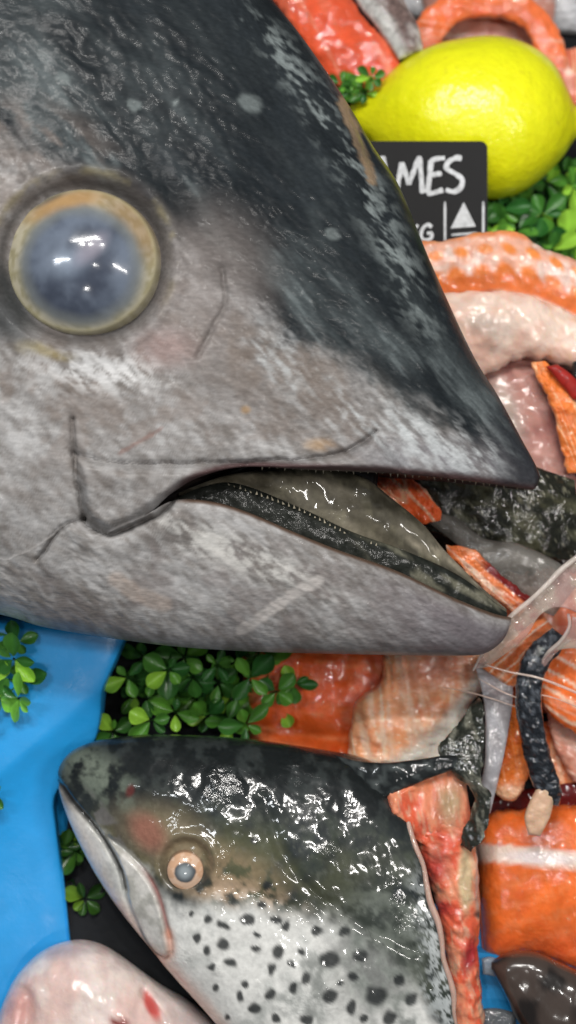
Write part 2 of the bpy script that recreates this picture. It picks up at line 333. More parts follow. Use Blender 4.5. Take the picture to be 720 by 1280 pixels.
def tuna_body():
    xs = np.r_[np.linspace(-420, -30, 24), np.linspace(-26, 640, 300), 675 - 35 * np.cos(np.linspace(0, np.pi / 2, 26)[1:-1]) ** 1.0 * 1.0, [674.8]]
    xs = np.sort(np.unique(np.round(xs, 2)))
    Vs, Ps, Cs, Fs = [], [], [], []; off = 0
    def full(x, y): 
        yb = np.where(x > 639, 772, yb_f(x)); t = (y - yt_f(x)) / np.maximum(yb - yt_f(x), 1); return tuna_T(x) * prof(t, 2.3)
    def add(X, Y, Z, mirror):
        nonlocal off
        for sg in ((1, -1) if mirror else (1,)):
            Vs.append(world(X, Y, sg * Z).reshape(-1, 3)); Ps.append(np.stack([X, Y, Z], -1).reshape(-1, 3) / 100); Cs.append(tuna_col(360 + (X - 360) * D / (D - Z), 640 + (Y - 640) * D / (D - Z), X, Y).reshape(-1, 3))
            F = quads(*X.shape) + off; Fs.append(F if sg < 0 else F[:, ::-1]); off += X.size
    # upper head
    nt_ = 300; t = np.linspace(0, 1, nt_); t = np.where(t < .5, (2 * t) ** 1.25 / 2, t)      # a little denser at the top outline
    T_, X = np.meshgrid(t, xs, indexing='ij'); yt, ju = yt_f(X), ju_f(X); Y = yt + (ju - yt) * T_
    k = ss(470, 655, X); Z = full(X, Y) * (1 - k) + tuna_T(X) * prof(T_ * .5 + .0, 2.3) * k
    op = ss(196, 236, X); dj = ju - Y; r = 13.
    Z = Z - op * np.minimum(12, Z) * (1 - np.sqrt(np.clip(1 - (1 - np.clip(dj / r, 0, 1)) ** 2, 0, 1)))
    kk = D / (D - Z); Z = Z + tuna_disp(360 + (X - 360) * kk, 640 + (Y - 640) * kk) * np.clip(np.abs(T_ * (ju - yt)) / 25, 0, 1) * np.clip(Z / 20, 0, 1)
    Z = np.maximum(Z, .3)
    # inner wall of the upper jaw
    zi = Z[-1]; xi = X[-1]; yi = Y[-1]; rows = [(xi, yi - 3 * q * op[-1], zi - q * np.minimum(16, zi * .3) * op[-1]) for q in (1, 2, 3)]
    X = np.vstack([X] + [a[0][None] for a in rows]); Y = np.vstack([Y] + [a[1][None] for a in rows]); Z = np.vstack([Z] + [a[2][None] for a in rows])
    add(X, Y, Z, True)
    # lower jaw and throat
    xs2 = xs[xs < 637]; xs2 = np.r_[xs2, [637.5, 638.6]]; t = np.linspace(0, 1, 110)
    T_, X = np.meshgrid(t, xs2, indexing='ij'); top = np.where(X > 200, jl_f(X), ju_f(X)); yb = yb_f(X); Y = top + (yb - top) * T_
    k = ss(330, 600, X); own = np.interp(X, [200, 450, 560, 610, 630, 639], [150, 92, 62, 40, 24, 5]) * prof(.28 + .72 * T_, 2.2)
    Z = full(X, Y) * (1 - k) + own * k
    op = ss(196, 236, X); dj = Y - top
    Z = Z - op * np.minimum(14, Z * .6) * (1 - np.sqrt(np.clip(1 - (1 - np.clip(dj / 14., 0, 1)) ** 2, 0, 1)))
    kk = D / (D - Z); Z = Z + tuna_disp(360 + (X - 360) * kk, 640 + (Y - 640) * kk) * np.clip(Z / 25, 0, 1) * np.clip((yb - Y) / 15, 0, 1); Z = np.maximum(Z, .3)
    zi = Z[0]; rows = [(X[0], Y[0] + 3 * q * op[0], zi - q * np.minimum(14, zi * .3) * op[0]) for q in (3, 2, 1)]
    X = np.vstack([a[0][None] for a in rows] + [X]); Y = np.vstack([a[1][None] for a in rows] + [Y]); Z = np.vstack([a[2][None] for a in rows] + [Z])
    add(X, Y, Z, True)
    return mesh('body', np.vstack(Vs), np.vstack(Fs), M['tuna'], TUNA, np.vstack(Ps), np.vstack(Cs))
tuna_body()
def tz(x, y):
    x = np.array(float(x)); y = np.array(float(y)); t = (y - yt_f(x)) / (yb_f(x) - yt_f(x)); return float(tuna_T(x) * prof(t, 2.3))

def disc(name, cx, cy, rx, ry, w0, hgt, mat, parent, color, ang=0, n=90, m=40, pw=2.2, flat=0, wobble=0.0, wref=None):
    th = np.linspace(0, 2 * np.pi, n, endpoint=False); r = np.linspace(0, 1, m) ** .8
    R, TH = np.meshgrid(r, th, indexing='ij'); a = math.radians(ang)
    rr = R * (1 + wobble * (vn(np.cos(TH) * 2 + 5, np.sin(TH) * 2 + 5, 3) - .5) * 2)
    dx = rr * rx * np.cos(TH); dy = rr * ry * np.sin(TH); X = cx + dx * math.cos(a) - dy * math.sin(a); Y = cy + dx * math.sin(a) + dy * math.cos(a)
    Z = w0 + hgt * (1 - np.maximum(R, 0) ** pw) - np.where(R > .93, (R - .93) * 300, 0)
    if wref is None: wref = w0
    V = world(X, Y, Z, wref).reshape(-1, 3); P = np.stack([X, Y, Z], -1).reshape(-1, 3) / 100
    i = np.arange(m - 1); j = np.arange(n); I, J = np.meshgrid(i, j, indexing='ij'); I = I.ravel(); J = J.ravel(); J2 = (J + 1) % n
    F = np.stack([I * n + J, (I + 1) * n + J, (I + 1) * n + J2, I * n + J2], 1)
    return mesh(name, V, F[:, ::-1], mat, parent, P, color(X, Y, R, TH).reshape(-1, 3))

def tuna_eye_col(x, y, R, TH):
    n2 = fbm(x, y, 22, 4, 31); n3 = fbm(x, y, 7, 3, 32)
    rp = np.hypot((x - 104) / 1.02, (y - 336)) + 5 * (n2 - .5)
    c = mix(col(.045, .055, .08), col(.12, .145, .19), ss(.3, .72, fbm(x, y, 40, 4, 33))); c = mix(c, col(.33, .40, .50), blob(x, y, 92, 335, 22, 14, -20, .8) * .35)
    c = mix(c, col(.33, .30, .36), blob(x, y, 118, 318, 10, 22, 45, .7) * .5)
    ring = mix(col(.27, .245, .15), col(.38, .35, .26), ss(.4, .6, n3)); ring = mix(ring, col(.38, .23, .10), blob(x, y, 85, 262, 45, 16, -18, .6) * .9)
    ring = mix(ring, col(.25, .15, .07), blob(x, y, 165, 285, 30, 45, -30, .6) * .6)
    c = mix(c, col(.17, .18, .17), ss(52, 68, rp) * .7); c = mix(c, ring, ss(64, 79, rp))
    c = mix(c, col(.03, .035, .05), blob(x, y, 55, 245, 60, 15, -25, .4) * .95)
    c = mix(c, col(.42, .38, .22), np.exp(-((R - .93) / .03) ** 2) * .5)
    return c
ze = tz(EX, EY) - 26; KE = (D - ze) / D; GX, GY = 360 + (EX - 360) * KE, 640 + (EY - 640) * KE
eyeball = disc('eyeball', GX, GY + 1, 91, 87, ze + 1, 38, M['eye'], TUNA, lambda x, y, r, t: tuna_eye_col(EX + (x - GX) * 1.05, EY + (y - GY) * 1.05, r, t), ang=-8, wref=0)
# inside the mouth
def gum_col(x, y, s, t):
    n = fbm(x, y, 7, 3, 41, 33, 7); return mix(col(.016, .018, .015), col(.16, .155, .115), ss(.5, .68, n) * ss(420, 520, x) * .8)
slab('gum', [(214, 630), (258, 610), (300, 606), (373, 634), (438, 664), (500, 686), (560, 712), (600, 738), (634, 766)],
     [(214, 634), (265, 636), (315, 652), (366, 676), (417, 698), (489, 722), (561, 757), (632, 776)], [6, 8, 9, 8, 7, 4], [96, 78, 60, 40, 20, 2], M['gum'], TUNA, 120, 12, color=gum_col, wref=0, lump=3, lsc=8)
def tongue_col(x, y, s, t):
    n = fbm(x, y, 20, 4, 42, 30, 3); n2 = fbm(x, y, 7, 3, 43, 30, 3)
    n5 = fbm(x, y, 14, 3, 44, 32, 7); c = mix(col(.10, .088, .062), col(.23, .205, .155), ss(.4, .65, n)); c = mix(c, col(.02, .02, .014), ss(.54, .66, n5) * .6); c = mix(c, col(.24, .22, .15), ss(.6, .72, n2) * .4)
    c = mix(c, col(.30, .27, .20), blob(x, y, 385, 625, 40, 14, 30, .6) * .6); return c
slab('tongue', [(226, 616), (280, 596), (330, 588), (400, 580), (452, 596), (490, 624), (528, 655), (556, 688), (598, 730), (634, 762)],
     [(226, 620), (290, 618), (345, 640), (395, 662), (438, 685), (500, 718), (550, 740), (600, 762), (634, 774)], [6, 22, 24, 14, 5], [40, 34, 16, 2, -6], M['lining'], TUNA, 120, 16, color=tongue_col, wref=0, lump=7, lsc=26)
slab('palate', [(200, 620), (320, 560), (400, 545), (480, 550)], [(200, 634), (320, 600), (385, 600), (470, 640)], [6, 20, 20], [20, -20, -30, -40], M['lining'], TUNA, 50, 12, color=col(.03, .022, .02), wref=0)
def tooth(x, y, w, h, tilt, r=1.7):
    n = 6; V = []; 
    for k in range(n): a = 2 * math.pi * k / n; V.append((x + r * math.cos(a), y, w + r * math.sin(a)))
    V.append((x + tilt, y + h, w + 1)); V = np.array(V)
    return mesh('tooth', world(V[:, 0], V[:, 1], V[:, 2]), [(k, (k + 1) % n, n) for k in range(n)] + [tuple(range(n))], M['tooth'], TUNA, V / 100)
row = crom([(290, 606), (373, 636), (438, 668), (500, 690)], 34)[0]
for i, (x, y) in enumerate(row):
    w = np.interp(x, [250, 300, 366, 440, 520, 600], [112, 94, 76, 52, 32, 14]) ; tooth(x, y + 2, w, -4.5 * random.uniform(.5, 1.2), random.uniform(-2, 1), 1.5 * random.uniform(.7, 1.2))
row = crom([(330, 588), (388, 591), (489, 595), (561, 601), (640, 610), (662, 611)], 38)[0]
for i, (x, y) in enumerate(row):
    zt = float(np.interp(x, [330, 450, 560, 640, 675], [150, 112, 72, 38, 15]))
    tooth(x, y - 2, zt - 18, 4.5 * random.uniform(.5, 1.3), random.uniform(-1.5, 1.5), 1.3)

# ---------------------------------------------------------------- salmon head (front, lower half of the picture)
SAL = thing('cut_salmon', (330, 1150, -215), 'black spotted salmon head with orange ringed eye, lying below the tuna jaw', 'fish head')
S_A = [(64, 986), (67, 966), (82, 947), (110, 934), (150, 927), (200, 924), (300, 929), (400, 943), (460, 956), (497, 984)]
S_B = [(64, 986), (70, 1010), (84, 1045), (108, 1092), (140, 1140), (185, 1195), (250, 1268), (330, 1350), (430, 1410), (585, 1450)]
MOUTH = smooth([(70, 972), (90, 1002), (117, 1033), (137, 1063), (152, 1092), (157, 1112)], 30)
MAX = smooth([(134, 1047), (158, 1066), (176, 1084), (196, 1115), (208, 1154), (214, 1188), (203, 1198), (184, 1182), (164, 1143), (154, 1111), (150, 1090)], 60)
SPOTS = [(412, 1201, 11, 9), (450, 1195, 8, 8), (442, 1221, 6, 5), (471, 1244, 12, 11), (412, 1245, 8, 8), (439, 1260, 6, 7), (487, 1273, 8, 8), (309, 1149, 8, 6), (278, 1156, 8, 5), (259, 1150, 5, 6),
         (279, 1181, 7, 6), (247, 1173, 4, 5), (259, 1188, 5, 5), (348, 1189, 6, 8), (320, 1187, 7, 4), (288, 1203, 6, 5), (263, 1208, 5, 4), (340, 1212, 5, 8), (358, 1158, 5, 5), (327, 1131, 5, 4), (338, 1243, 5, 6),
         (318, 1260, 6, 6), (383, 1222, 5, 7), (366, 1235, 5, 6), (383, 1275, 8, 6), (240, 1142, 4, 4), (305, 1230, 4, 3), (395, 1165, 6, 5), (515, 1250, 7, 8), (500, 1225, 6, 6), (345, 1273, 4, 4), (300, 1245, 4, 5), (345, 1150, 6, 4),
         (333, 1107, 5, 5), (317, 1052, 4, 4), (285, 1270, 4, 4), (365, 1205, 4, 4), (270, 1235, 4, 4), (430, 1165, 7, 5), (378, 1190, 4, 3), (320, 1170, 4, 3), (455, 1275, 5, 4), (425, 1228, 4, 3)]
def sal_disp(x, y, s, t):
    d = -7 * np.exp(-(pdist(x, y, MOUTH) / 3.5) ** 2)
    m = sdf(x, y, MAX); d = d + 6 * ss(-1, 7, m) - 4 * np.exp(-(pdist(x, y, MAX) / 3) ** 2)
    r = np.hypot(x - 233, y - 1080); d = d - 9 * (1 - ss(22, 36, r)) + 3 * np.exp(-((r - 38) / 6) ** 2)
    for P, dep, w in (([(330, 1000), (350, 1060), (385, 1110), (440, 1150), (520, 1190)], 4, 8), ([(255, 1110), (330, 1120), (400, 1170), (470, 1290)], 3, 7), ([(100, 960), (200, 990), (300, 1030)], -3, 14)):
        d = d - dep * np.exp(-(pdist(x, y, smooth(P, 20)) / w) ** 2)
    d = d + 9 * (fbm(x, y, 60, 3, 71) - .5) + 1.5 * (fbm(x, y, 12, 3, 72) - .5)
    return d
def sal_col(x, y, s, t):
    n1 = fbm(x, y, 55, 4, 61); n2 = fbm(x, y, 16, 4, 62); n3 = fbm(x, y, 5, 3, 63)
    L = np.interp(x, [60, 90, 130, 165, 200, 250, 300, 350, 420, 470, 520, 570], [975, 1000, 1045, 1070, 1110, 1125, 1125, 1135, 1150, 1185, 1235, 1290])
    q = y - L + (n1 - .5) * 60 + (n2 - .5) * 30
    black = col(.016, .02, .021); olive = col(.06, .062, .032); teal = col(.05, .062, .05); white = col(.74, .74, .71)
    top = np.interp(x, [64, 200, 400, 500], [940, 945, 968, 1000])
    c = mix(black * .7, col(.03, .036, .036), ss(.45, .7, n2)); c = mix(c, mix(black * 1.5, teal * .8, ss(.4, .7, n2)), ss(10, 70, y - top + 60 * (n1 - .5)))
    c = mix(c, olive * 1.5, ss(40, 110, y - top) * (1 - ss(300, 440, x) * .5) * ss(.3, .6, n1) * .85); c = mix(c, col(.09, .098, .08), ss(.58, .74, fbm(x, y, 9, 4, 68)) * ss(20, 90, y - top) * .6)
    c = mix(c, col(.27, .20, .12), blob(x, y, 275, 1092, 70, 30, 15, .7) * ss(.3, .55, n2) * .9)
    c = mix(c, col(.24, .19, .12), blob(x, y, 205, 1045, 60, 34, 20, .7) * .75)
    c = mix(c, col(.17, .20, .16), blob(x, y, 125, 972, 48, 24, 35, .7) * ss(.3, .6, n2) * .9)
    c = mix(c, col(.34, .12, .09), blob(x, y, 185, 1040, 26, 17, 50, .6) * .65); c = mix(c, col(.12, .02, .02), blob(x, y, 163, 988, 5, 8, 20) * .8)
    c = mix(c, col(.55, .40, .28), blob(x, y, 300, 1120, 60, 16, 12, .8) * ss(.35, .6, n2) * .8)
    be = mix(white, col(.42, .44, .42), ss(.46, .72, n1 * .5 + n2 * .5) * .7); be = mix(be, col(.12, .13, .12), ss(.58, .70, n1 * .6 + n2 * .4) * ss(300, 420, x) * .6)
    c = mix(c, be, ss(-16, 22, q))
    c = mix(c, mix(col(.045, .055, .05), col(.16, .18, .16), ss(.4, .6, n2)), blob(x, y, 480, 1180, 60, 90, 20, .5) * ss(.3, .5, n1) * .75)
    # grey mottled lips, pink throat edge
    c = mix(c, col(.64, .58, .54), blob(x, y, 98, 1052, 70, 16, 58, .7) * .85)
    c = mix(c, col(.16, .15, .15), blob(x, y, 125, 1020, 45, 12, 50, .5) * ss(.45, .6, n2) * .7)
    edge = pdist(x, y, smooth(S_B, 60)); c = mix(c, col(.72, .48, .38), (1 - ss(6, 26, edge)) * ss(1070, 1140, y) * .8)
    mx = sdf(x, y, MAX); c = mix(c, mix(col(.66, .64, .60), col(.46, .45, .41), ss(.4, .65, n2)), ss(-1, 3, mx))
    c = mix(c, col(.24, .09, .08), np.exp(-(pdist(x, y, MAX[:30]) / 3) ** 2) * ss(1070, 1110, y) * .9)
    c = mix(c, col(.66, .32, .22), np.exp(-(pdist(x, y, MAX[28:40]) / 6) ** 2) * .7)
    c = mix(c, col(.02, .02, .02), np.exp(-(pdist(x, y, MOUTH) / 3.5) ** 2) * .95)
    wx = x + 5 * (vn(x / 9, y / 9, 65) - .5); wy = y + 5 * (vn(x / 9, y / 9, 66) - .5)
    for (a, b_, rx, ry) in SPOTS: c = mix(c, col(.022, .025, .026), blob(wx, wy, a, b_, rx * 1.16, ry * 1.16, 15, .34) * .93)
    r = np.hypot(x - 233, y - 1080); c = mix(c, col(.07, .065, .05), np.exp(-((r - 32) / 4) ** 2) * .3)
    # silvery skin edge at the cut
    c = mix(c, col(.42, .45, .45), ss(.93, .985, s + (n2 - .5) * .08) * ss(1060, 1150, y) * ss(.42, .55, n3))
    return c
slab('body', S_A, S_B, [8, 30, 52, 74, 90, 96, 100, 102, 100], [-120, -110, -104, -100, -100, -100, -100, -104, -108], M['salmon_skin'], SAL, 330, 235, n=2.3, ends=(.05, 0), disp=sal_disp, color=sal_col, bow=16, wref=-60, warp=.2)
def sal_eye_col(x, y, R, TH):
    n = fbm(x, y, 7, 3, 77); c = mix(col(.62, .38, .24), col(.72, .50, .36), ss(.4, .6, n))
    c = mix(c, col(.08, .09, .10), 1 - ss(11, 14, np.hypot((x - 234) / 1.05, y - 1081) + 2 * (n - .5))); c = mix(c, col(.30, .34, .36), blob(x, y, 234, 1080, 8, 8, 0, .6) * .9)
    c = mix(c, col(.22, .12, .07), ss(.86, .98, R)); return c
disc('eyeball', 234, 1080, 24, 25, -22, 10, M['eye'], SAL, sal_eye_col, wref=-60)
def cut_col(x, y, s, t):
    n = fbm(x, y, 13, 4, 81, 80, 2); n2 = fbm(x, y, 5, 3, 82, 78, 4)
    c = mix(col(.74, .13, .06), col(.82, .30, .17), ss(.4, .62, n)); c = mix(c, col(.68, .52, .36), ss(.58, .72, n2) * .55); c = mix(c, col(.34, .03, .03), ss(.62, .76, fbm(x, y, 12, 3, 86, 80, 2)) * .3)
    c = mix(c, col(.38, .035, .04), blob(x, y, 545, 1082, 18, 26, 10, .8) * .7); c = mix(c, col(.36, .02, .03), blob(x, y, 588, 1195, 9, 20, 10, .7) * .95)
    c = mix(c, col(.45, .03, .035), blob(x, y, 552, 1135, 13, 10, 10, .7) * .8)
    c = mix(c, col(.62, .50, .30), blob(x, y, 582, 1098, 9, 42, 0, .4) * .9); c = mix(c, col(.40, .38, .34), blob(x, y, 600, 1110, 6, 40, 0, .3) * .8)
    c = mix(c, col(.03, .03, .03), blob(x, y, 600, 1143, 7, 5) * .9)
    c = mix(c, col(.36, .30, .18), blob(x, y, 562, 1000, 18, 30, 10, .7) * .8); c = mix(c, col(.70, .24, .12), blob(x, y, 540, 975, 40, 12, -20, .6) * .9)
    return c
slab('cut_flesh', [(484, 984), (530, 972), (562, 956), (580, 952)], [(484, 1010), (520, 1050), (560, 1075), (597, 1068)], 14, [-52, -66, -76], M['flesh'], SAL, 50, 16, color=cut_col, wref=-60, lump=12, lsc=12, edge=4)
slab('cut_flesh', [(498, 992), (522, 1060), (543, 1120), (556, 1180), (562, 1240), (566, 1320), (568, 1420)], [(578, 985), (592, 1040), (600, 1090), (603, 1150), (600, 1190), (607, 1290), (604, 1420)],
     [34, 40, 38, 36, 34], [-92, -88, -86, -86], M['flesh'], SAL, 190, 36, color=cut_col, wref=-60, lump=9, lsc=13, edge=3)
def darkback(x, y, s, t):
    n = fbm(x, y, 10, 3, 84); return mix(col(.014, .017, .018), col(.06, .07, .07), ss(.5, .7, n))
slab('skin_flap', [(350, 945), (400, 944), (458, 953), (511, 949), (560, 943), (584, 949)], [(350, 975), (400, 985), (460, 1000), (498, 987), (545, 968), (584, 957)], [5, 11, 12, 9, 5], [-122, -104, -72, -50, -50, -56], M['salmon_skin'], SAL, 60, 14, color=darkback, wref=-60, lump=6, lsc=14)
tq = np.linspace(.004, .62, 14); hq = (2 * np.sqrt(tq * (1 - tq))) ** (2 / 2.3)
tube('skin_edge', [(497 + 88 * t + 16 * math.sin(math.pi * t) + 1 + 2 * math.sin(t * 40), 984 + 466 * t, -108 + 100 * h + 1) for t, h in zip(tq, hq)], [1.5, 3.5, 3, 4.5, 3, 4, 1.5], M['pale'], SAL, wref=-60, color=col(.50, .34, .28))

# ---------------------------------------------------------------- salmon flesh and skin pieces
def flesh_col(base=(.84, .17, .03), line=(.86, .50, .30), ang=80, sc=9, amt=.6, an=6, seed=5, extra=None, stripe=0):
    base = col(*base); line = col(*line)
    def f(x, y, s, t):
        n = fbm(x, y, 40, 3, seed + 1); w = fbm(x, y, sc, 2, seed, ang, an)
        c = mix(base * .86, base * 1.08, ss(.35, .65, n)); c = mix(c, line, ss(.60, .74, w) * amt * .5); w2 = fbm(x, y, sc * 1.6, 2, seed + 3, ang, an * 1.5); c = mix(c, line * 1.05, ss(.90, .98, 1 - np.abs(2 * w2 - 1)) * min(1, amt * 1.3)); c = mix(c, base * col(.8, .5, .4), ss(.6, .8, fbm(x, y, 26, 3, seed + 8)) * .5)
        if stripe:
            aa = math.radians(ang); u = -x * math.sin(aa) + y * math.cos(aa) + 10 * (n - .5); c = mix(c, line, ss(.62, .95, np.sin(u * 6.283 / stripe)) * .85)
        return extra(x, y, s, t, c) if extra else c
    return f
# lower right fillet with a white line
def ex(x, y, s, t, c):
    n = fbm(x, y, 12, 3, 91); yl = np.interp(x, [600, 640, 725], [1066, 1068, 1076]); c = mix(c, col(.80, .62, .52), 1 - ss(9, 14, np.abs(y - yl) + 5 * (n - .5)))
    c = mix(c, col(.78, .74, .76), blob(x, y, 675, 1072, 45, 8, 3, .5) * .7); c = mix(c, col(.88, .36, .16), ss(.55, 1, np.sin((y + .3 * x + 26 * n + .0012 * (x - 660) ** 2) / 4.6)) * .22 * (np.abs(y - yl) > 14)); return mix(c, col(.62, .05, .03), ss(1150, 1195, y + 10 * n) * .35)
o = slab('salmon_fillet', [(592, 1032), (620, 1014), (660, 1010), (700, 1006), (760, 1010), (860, 1030)], [(604, 1200), (630, 1194), (662, 1190), (694, 1200), (760, 1226), (860, 1250)], [80, 90, 95], -175, M['flesh'], None, 120, 50, n=2.2, ends=(.1, .1), color=flesh_col(extra=ex, amt=.0, ang=70), lump=7, lsc=50)
tag(o, 'thick bright orange salmon fillet crossed by one white line, below the black skin strip', 'salmon piece')
# cream fibrous belly cut under the tuna jaw
def ex(x, y, s, t, c):
    n = fbm(x, y, 7, 3, 92, 82, 5); n2 = fbm(x, y, 30, 3, 93); c = mix(c, col(.78, .55, .40), ss(.42, .62, n) * .7)
    c = mix(c, col(.55, .18, .13), blob(x, y, 545, 835, 40, 26, 0, .8) * .6)
    fat = ss(-6, 22, (y - np.interp(x, [480, 540, 600], [950, 905, 830])) ); return mix(c, col(.70, .68, .60), fat * ss(.25, .55, n2) * .9)
o = slab('salmon_belly_cut', [(482, 790), (478, 840), (470, 858), (446, 876), (438, 905), (434, 955)], [(640, 790), (613, 830), (604, 858), (588, 880), (576, 915), (560, 958)], [60, 60, 50], -180, M['pale'], None, 120, 60, n=2.6, ends=(.08, .06),
         color=flesh_col(base=(.80, .36, .18), line=(.88, .66, .48), ang=84, sc=6, amt=.7, an=8, seed=9, extra=ex), lump=9, lsc=26, edge=3, disp=lambda x, y, s, t: 5 * (fbm(x, y, 6, 2, 94, 84, 8) - .5))
tag(o, 'cream and pink fibrous salmon belly cut under the tip of the tuna jaw', 'salmon piece')
o = slab('salmon_fillet', [(300, 800), (350, 790), (420, 790), (520, 790)], [(310, 930), (345, 950), (420, 965), (520, 960)], [60, 60], -235, M['flesh'], None, 80, 40, n=2.4, color=flesh_col(base=(.78, .12, .02), line=(.86, .32, .14), ang=10, sc=14, amt=.35, seed=12), lump=8, lsc=40)
tag(o, 'deep orange salmon fillet between the green leaves and the cream belly cut', 'salmon piece')
# dark fin piece standing beside the cut
def finc(x, y, s, t):
    n = fbm(x, y, 8, 3, 95, 75, 2); return mix(col(.022, .025, .02), col(.15, .15, .12), ss(.52, .72, n))
o = slab('salmon_fin', [(603, 876), (586, 892), (570, 910), (550, 938), (564, 966), (588, 985), (592, 1005), (580, 1032), (576, 1056)], [(604, 877), (607, 895), (607, 925), (603, 955), (600, 975), (613, 990), (609, 1015), (601, 1045), (588, 1062)], [2, 5, 6, 5, 4], [-90, -64, -48, -44, -46], M['dark_skin'], None, 120, 20, n=2.6, tiltw=14, color=finc, lump=5, lsc=12, edge=4.5)
tag(o, 'narrow dark glossy pointed fin at the right of the cut salmon head', 'fin')
def graysk(x, y, s, t):
    n = fbm(x, y, 26, 3, 96, 80, 2); return mix(col(.30, .28, .29), col(.50, .50, .53), ss(.35, .65, n))
o = slab('fish_skin_strip', [(596, 832), (606, 880), (606, 930), (602, 965), (590, 1012)], [(640, 826), (643, 870), (634, 920), (625, 958), (611, 1014)], [5, 7, 5], [-120, -100, -82, -78], M['membrane'], None, 80, 14, color=graysk, lump=4, lsc=20)
tag(o, 'pale grey translucent skin strip hanging between the dark fin and the orange flesh', 'fish skin')
# orange nub
def ex(x, y, s, t, c): return mix(c, col(.75, .50, .32), ss(975, 995, y + 8 * fbm(x, y, 8, 2, 97)) * .8)
o = slab('salmon_strip', [(640, 880), (630, 930), (622, 962), (616, 986), (628, 1000)], [(662, 880), (664, 930), (660, 962), (655, 985), (642, 1002)], [20, 24, 20], -140, M['flesh'], None, 60, 16, color=flesh_col(base=(.82, .2, .03), seed=15, extra=ex, amt=.3), lump=5, lsc=16)
tag(o, 'short orange flesh strip with a cream tip, just left of the black skin strip', 'salmon piece')
# right-hand flesh with white lines
o = slab('salmon_slice', [(672, 836), (684, 816), (706, 804), (740, 790), (800, 780)], [(672, 862), (684, 890), (710, 912), (750, 935), (800, 950)], [26, 40, 45], -130, M['flesh'], None, 80, 24, color=flesh_col(base=(.86, .18, .035), line=(.86, .60, .44), ang=30, sc=11, amt=.3, an=8, seed=22, stripe=21), lump=6, lsc=24)
tag(o, 'orange salmon slice with white diagonal lines, right of the black skin strip', 'salmon piece')
o = slab('salmon_slice', [(604, 836), (620, 812), (652, 786), (680, 770)], [(640, 862), (655, 838), (675, 812), (698, 792)], [16, 20, 16], -110, M['flesh'], None, 60, 18, color=flesh_col(base=(.84, .24, .08), line=(.86, .60, .44), ang=-40, sc=9, amt=.3, an=5, seed=23, stripe=12), lump=4, lsc=14)
tag(o, 'small striped salmon slice under the clear membrane, left of the black skin strip', 'salmon piece')
o = slab('salmon_belly_cut', [(676, 876), (684, 900), (694, 935), (712, 968), (740, 1000)], [(760, 890), (765, 920), (770, 950), (780, 985), (790, 1010)], [26, 26], -165, M['pale'], None, 60, 24, color=flesh_col(base=(.70, .36, .27), line=(.8, .62, .52), ang=40, sc=10, amt=.6, seed=25), lump=8, lsc=22, edge=4)
tag(o, 'pinkish white belly flesh at the right edge beside the middle of the black skin strip', 'salmon piece')
o = slab('salmon_strip', [(655, 905), (672, 950), (690, 985), (720, 1000)], [(700, 900), (720, 940), (760, 960), (790, 975)], [20, 22], -190, M['flesh'], None, 40, 16, color=flesh_col(base=(.7, .17, .04), seed=27), lump=5)
tag(o, 'orange flesh strip behind the lower end of the black skin strip', 'salmon piece')
o = slab('blood_clot', [(600, 1010), (620, 990), (670, 985), (720, 975), (790, 970)], [(600, 1030), (640, 1040), (680, 1035), (730, 1020), (790, 1015)], 10, [-185, -180, -180], M['lining'], None, 60, 14, color=col(.10, .004, .004), lump=5, lsc=16)  # blood red darkened so the colour carries the deep shade above the fillet
tag(o, 'red bloody piece with deep shade painted in, along the top edge of the lower right fillet', 'fish offal')
# black rope of skin
BS = thing('skin_strip', (665, 900, -120), 'knobbly black strip of skin with a cream end, hanging down the right side', 'fish skin')
def bs(x, y, s, t):
    n = fbm(x, y, 6, 3, 99); return mix(col(.014, .017, .022), col(.075, .085, .10), ss(.48, .7, n))
slab('skin', [(690, 785), (676, 793), (655, 812), (645, 840), (643, 880), (650, 920), (658, 955), (668, 985), (680, 1008)], [(712, 800), (700, 812), (686, 826), (677, 848), (675, 880), (680, 915), (690, 950), (702, 985), (700, 1010)], [9, 14, 16, 16, 15, 12], [-70, -62, -66, -76, -86, -90], M['dark_skin'], BS, 120, 22, color=bs, lump=5, lsc=8, edge=2.5, wref=-80)
slab('tip', [(678, 975), (664, 1000), (656, 1022), (661, 1044)], [(690, 985), (692, 1004), (688, 1022), (676, 1046)], [7, 9, 7], -84, M['pale'], BS, 40, 12, color=col(.66, .44, .30), lump=4, lsc=12, wref=-80)
# clear membrane with a bright rim at the tuna's lower lip
MB_ = thing('fish_membrane', (680, 780, -60), 'clear glossy membrane with bright curled rim at the tip of the tuna lower jaw', 'fish skin')
def mbc(x, y, s, t):
    n = fbm(x, y, 22, 3, 101); return mix(col(.50, .32, .29), col(.58, .48, .40), ss(.4, .6, n))
slab('membrane', [(596, 838), (612, 804), (642, 766), (682, 728), (745, 676), (800, 640)], [(612, 836), (655, 800), (676, 768), (706, 760), (760, 790), (800, 800)], [3, 4, 4], [-50, -30, -20, -20], M['film'], MB_, 80, 16, color=mbc, lump=5, lsc=18, wref=-30)
slab('membrane', [(714, 770), (712, 788), (700, 808), (684, 822), (676, 838)], [(800, 790), (790, 820), (740, 812), (706, 812), (680, 842)], 3, [-25, -40, -55], M['film'], MB_, 40, 12, color=mbc, lump=3, wref=-30)
tube('rim', [(594, 840, -50), (603, 820, -42), (614, 802, -32), (628, 780, -24), (643, 764, -18), (662, 748, -14), (682, 728, -10), (702, 708, -10), (745, 676, -10)], [1.5, 2.5, 2.5, 3.5, 3, 4, 3.5, 3.5], M['film'], MB_, wref=-30, color=col(.7, .62, .56))
tube('rim', [(607, 832, -44), (640, 842, -50), (680, 850, -40), (745, 876, -36)], [1.2, 1.5, 2, 2], M['film'], MB_, wref=-30, color=col(.75, .6, .52))
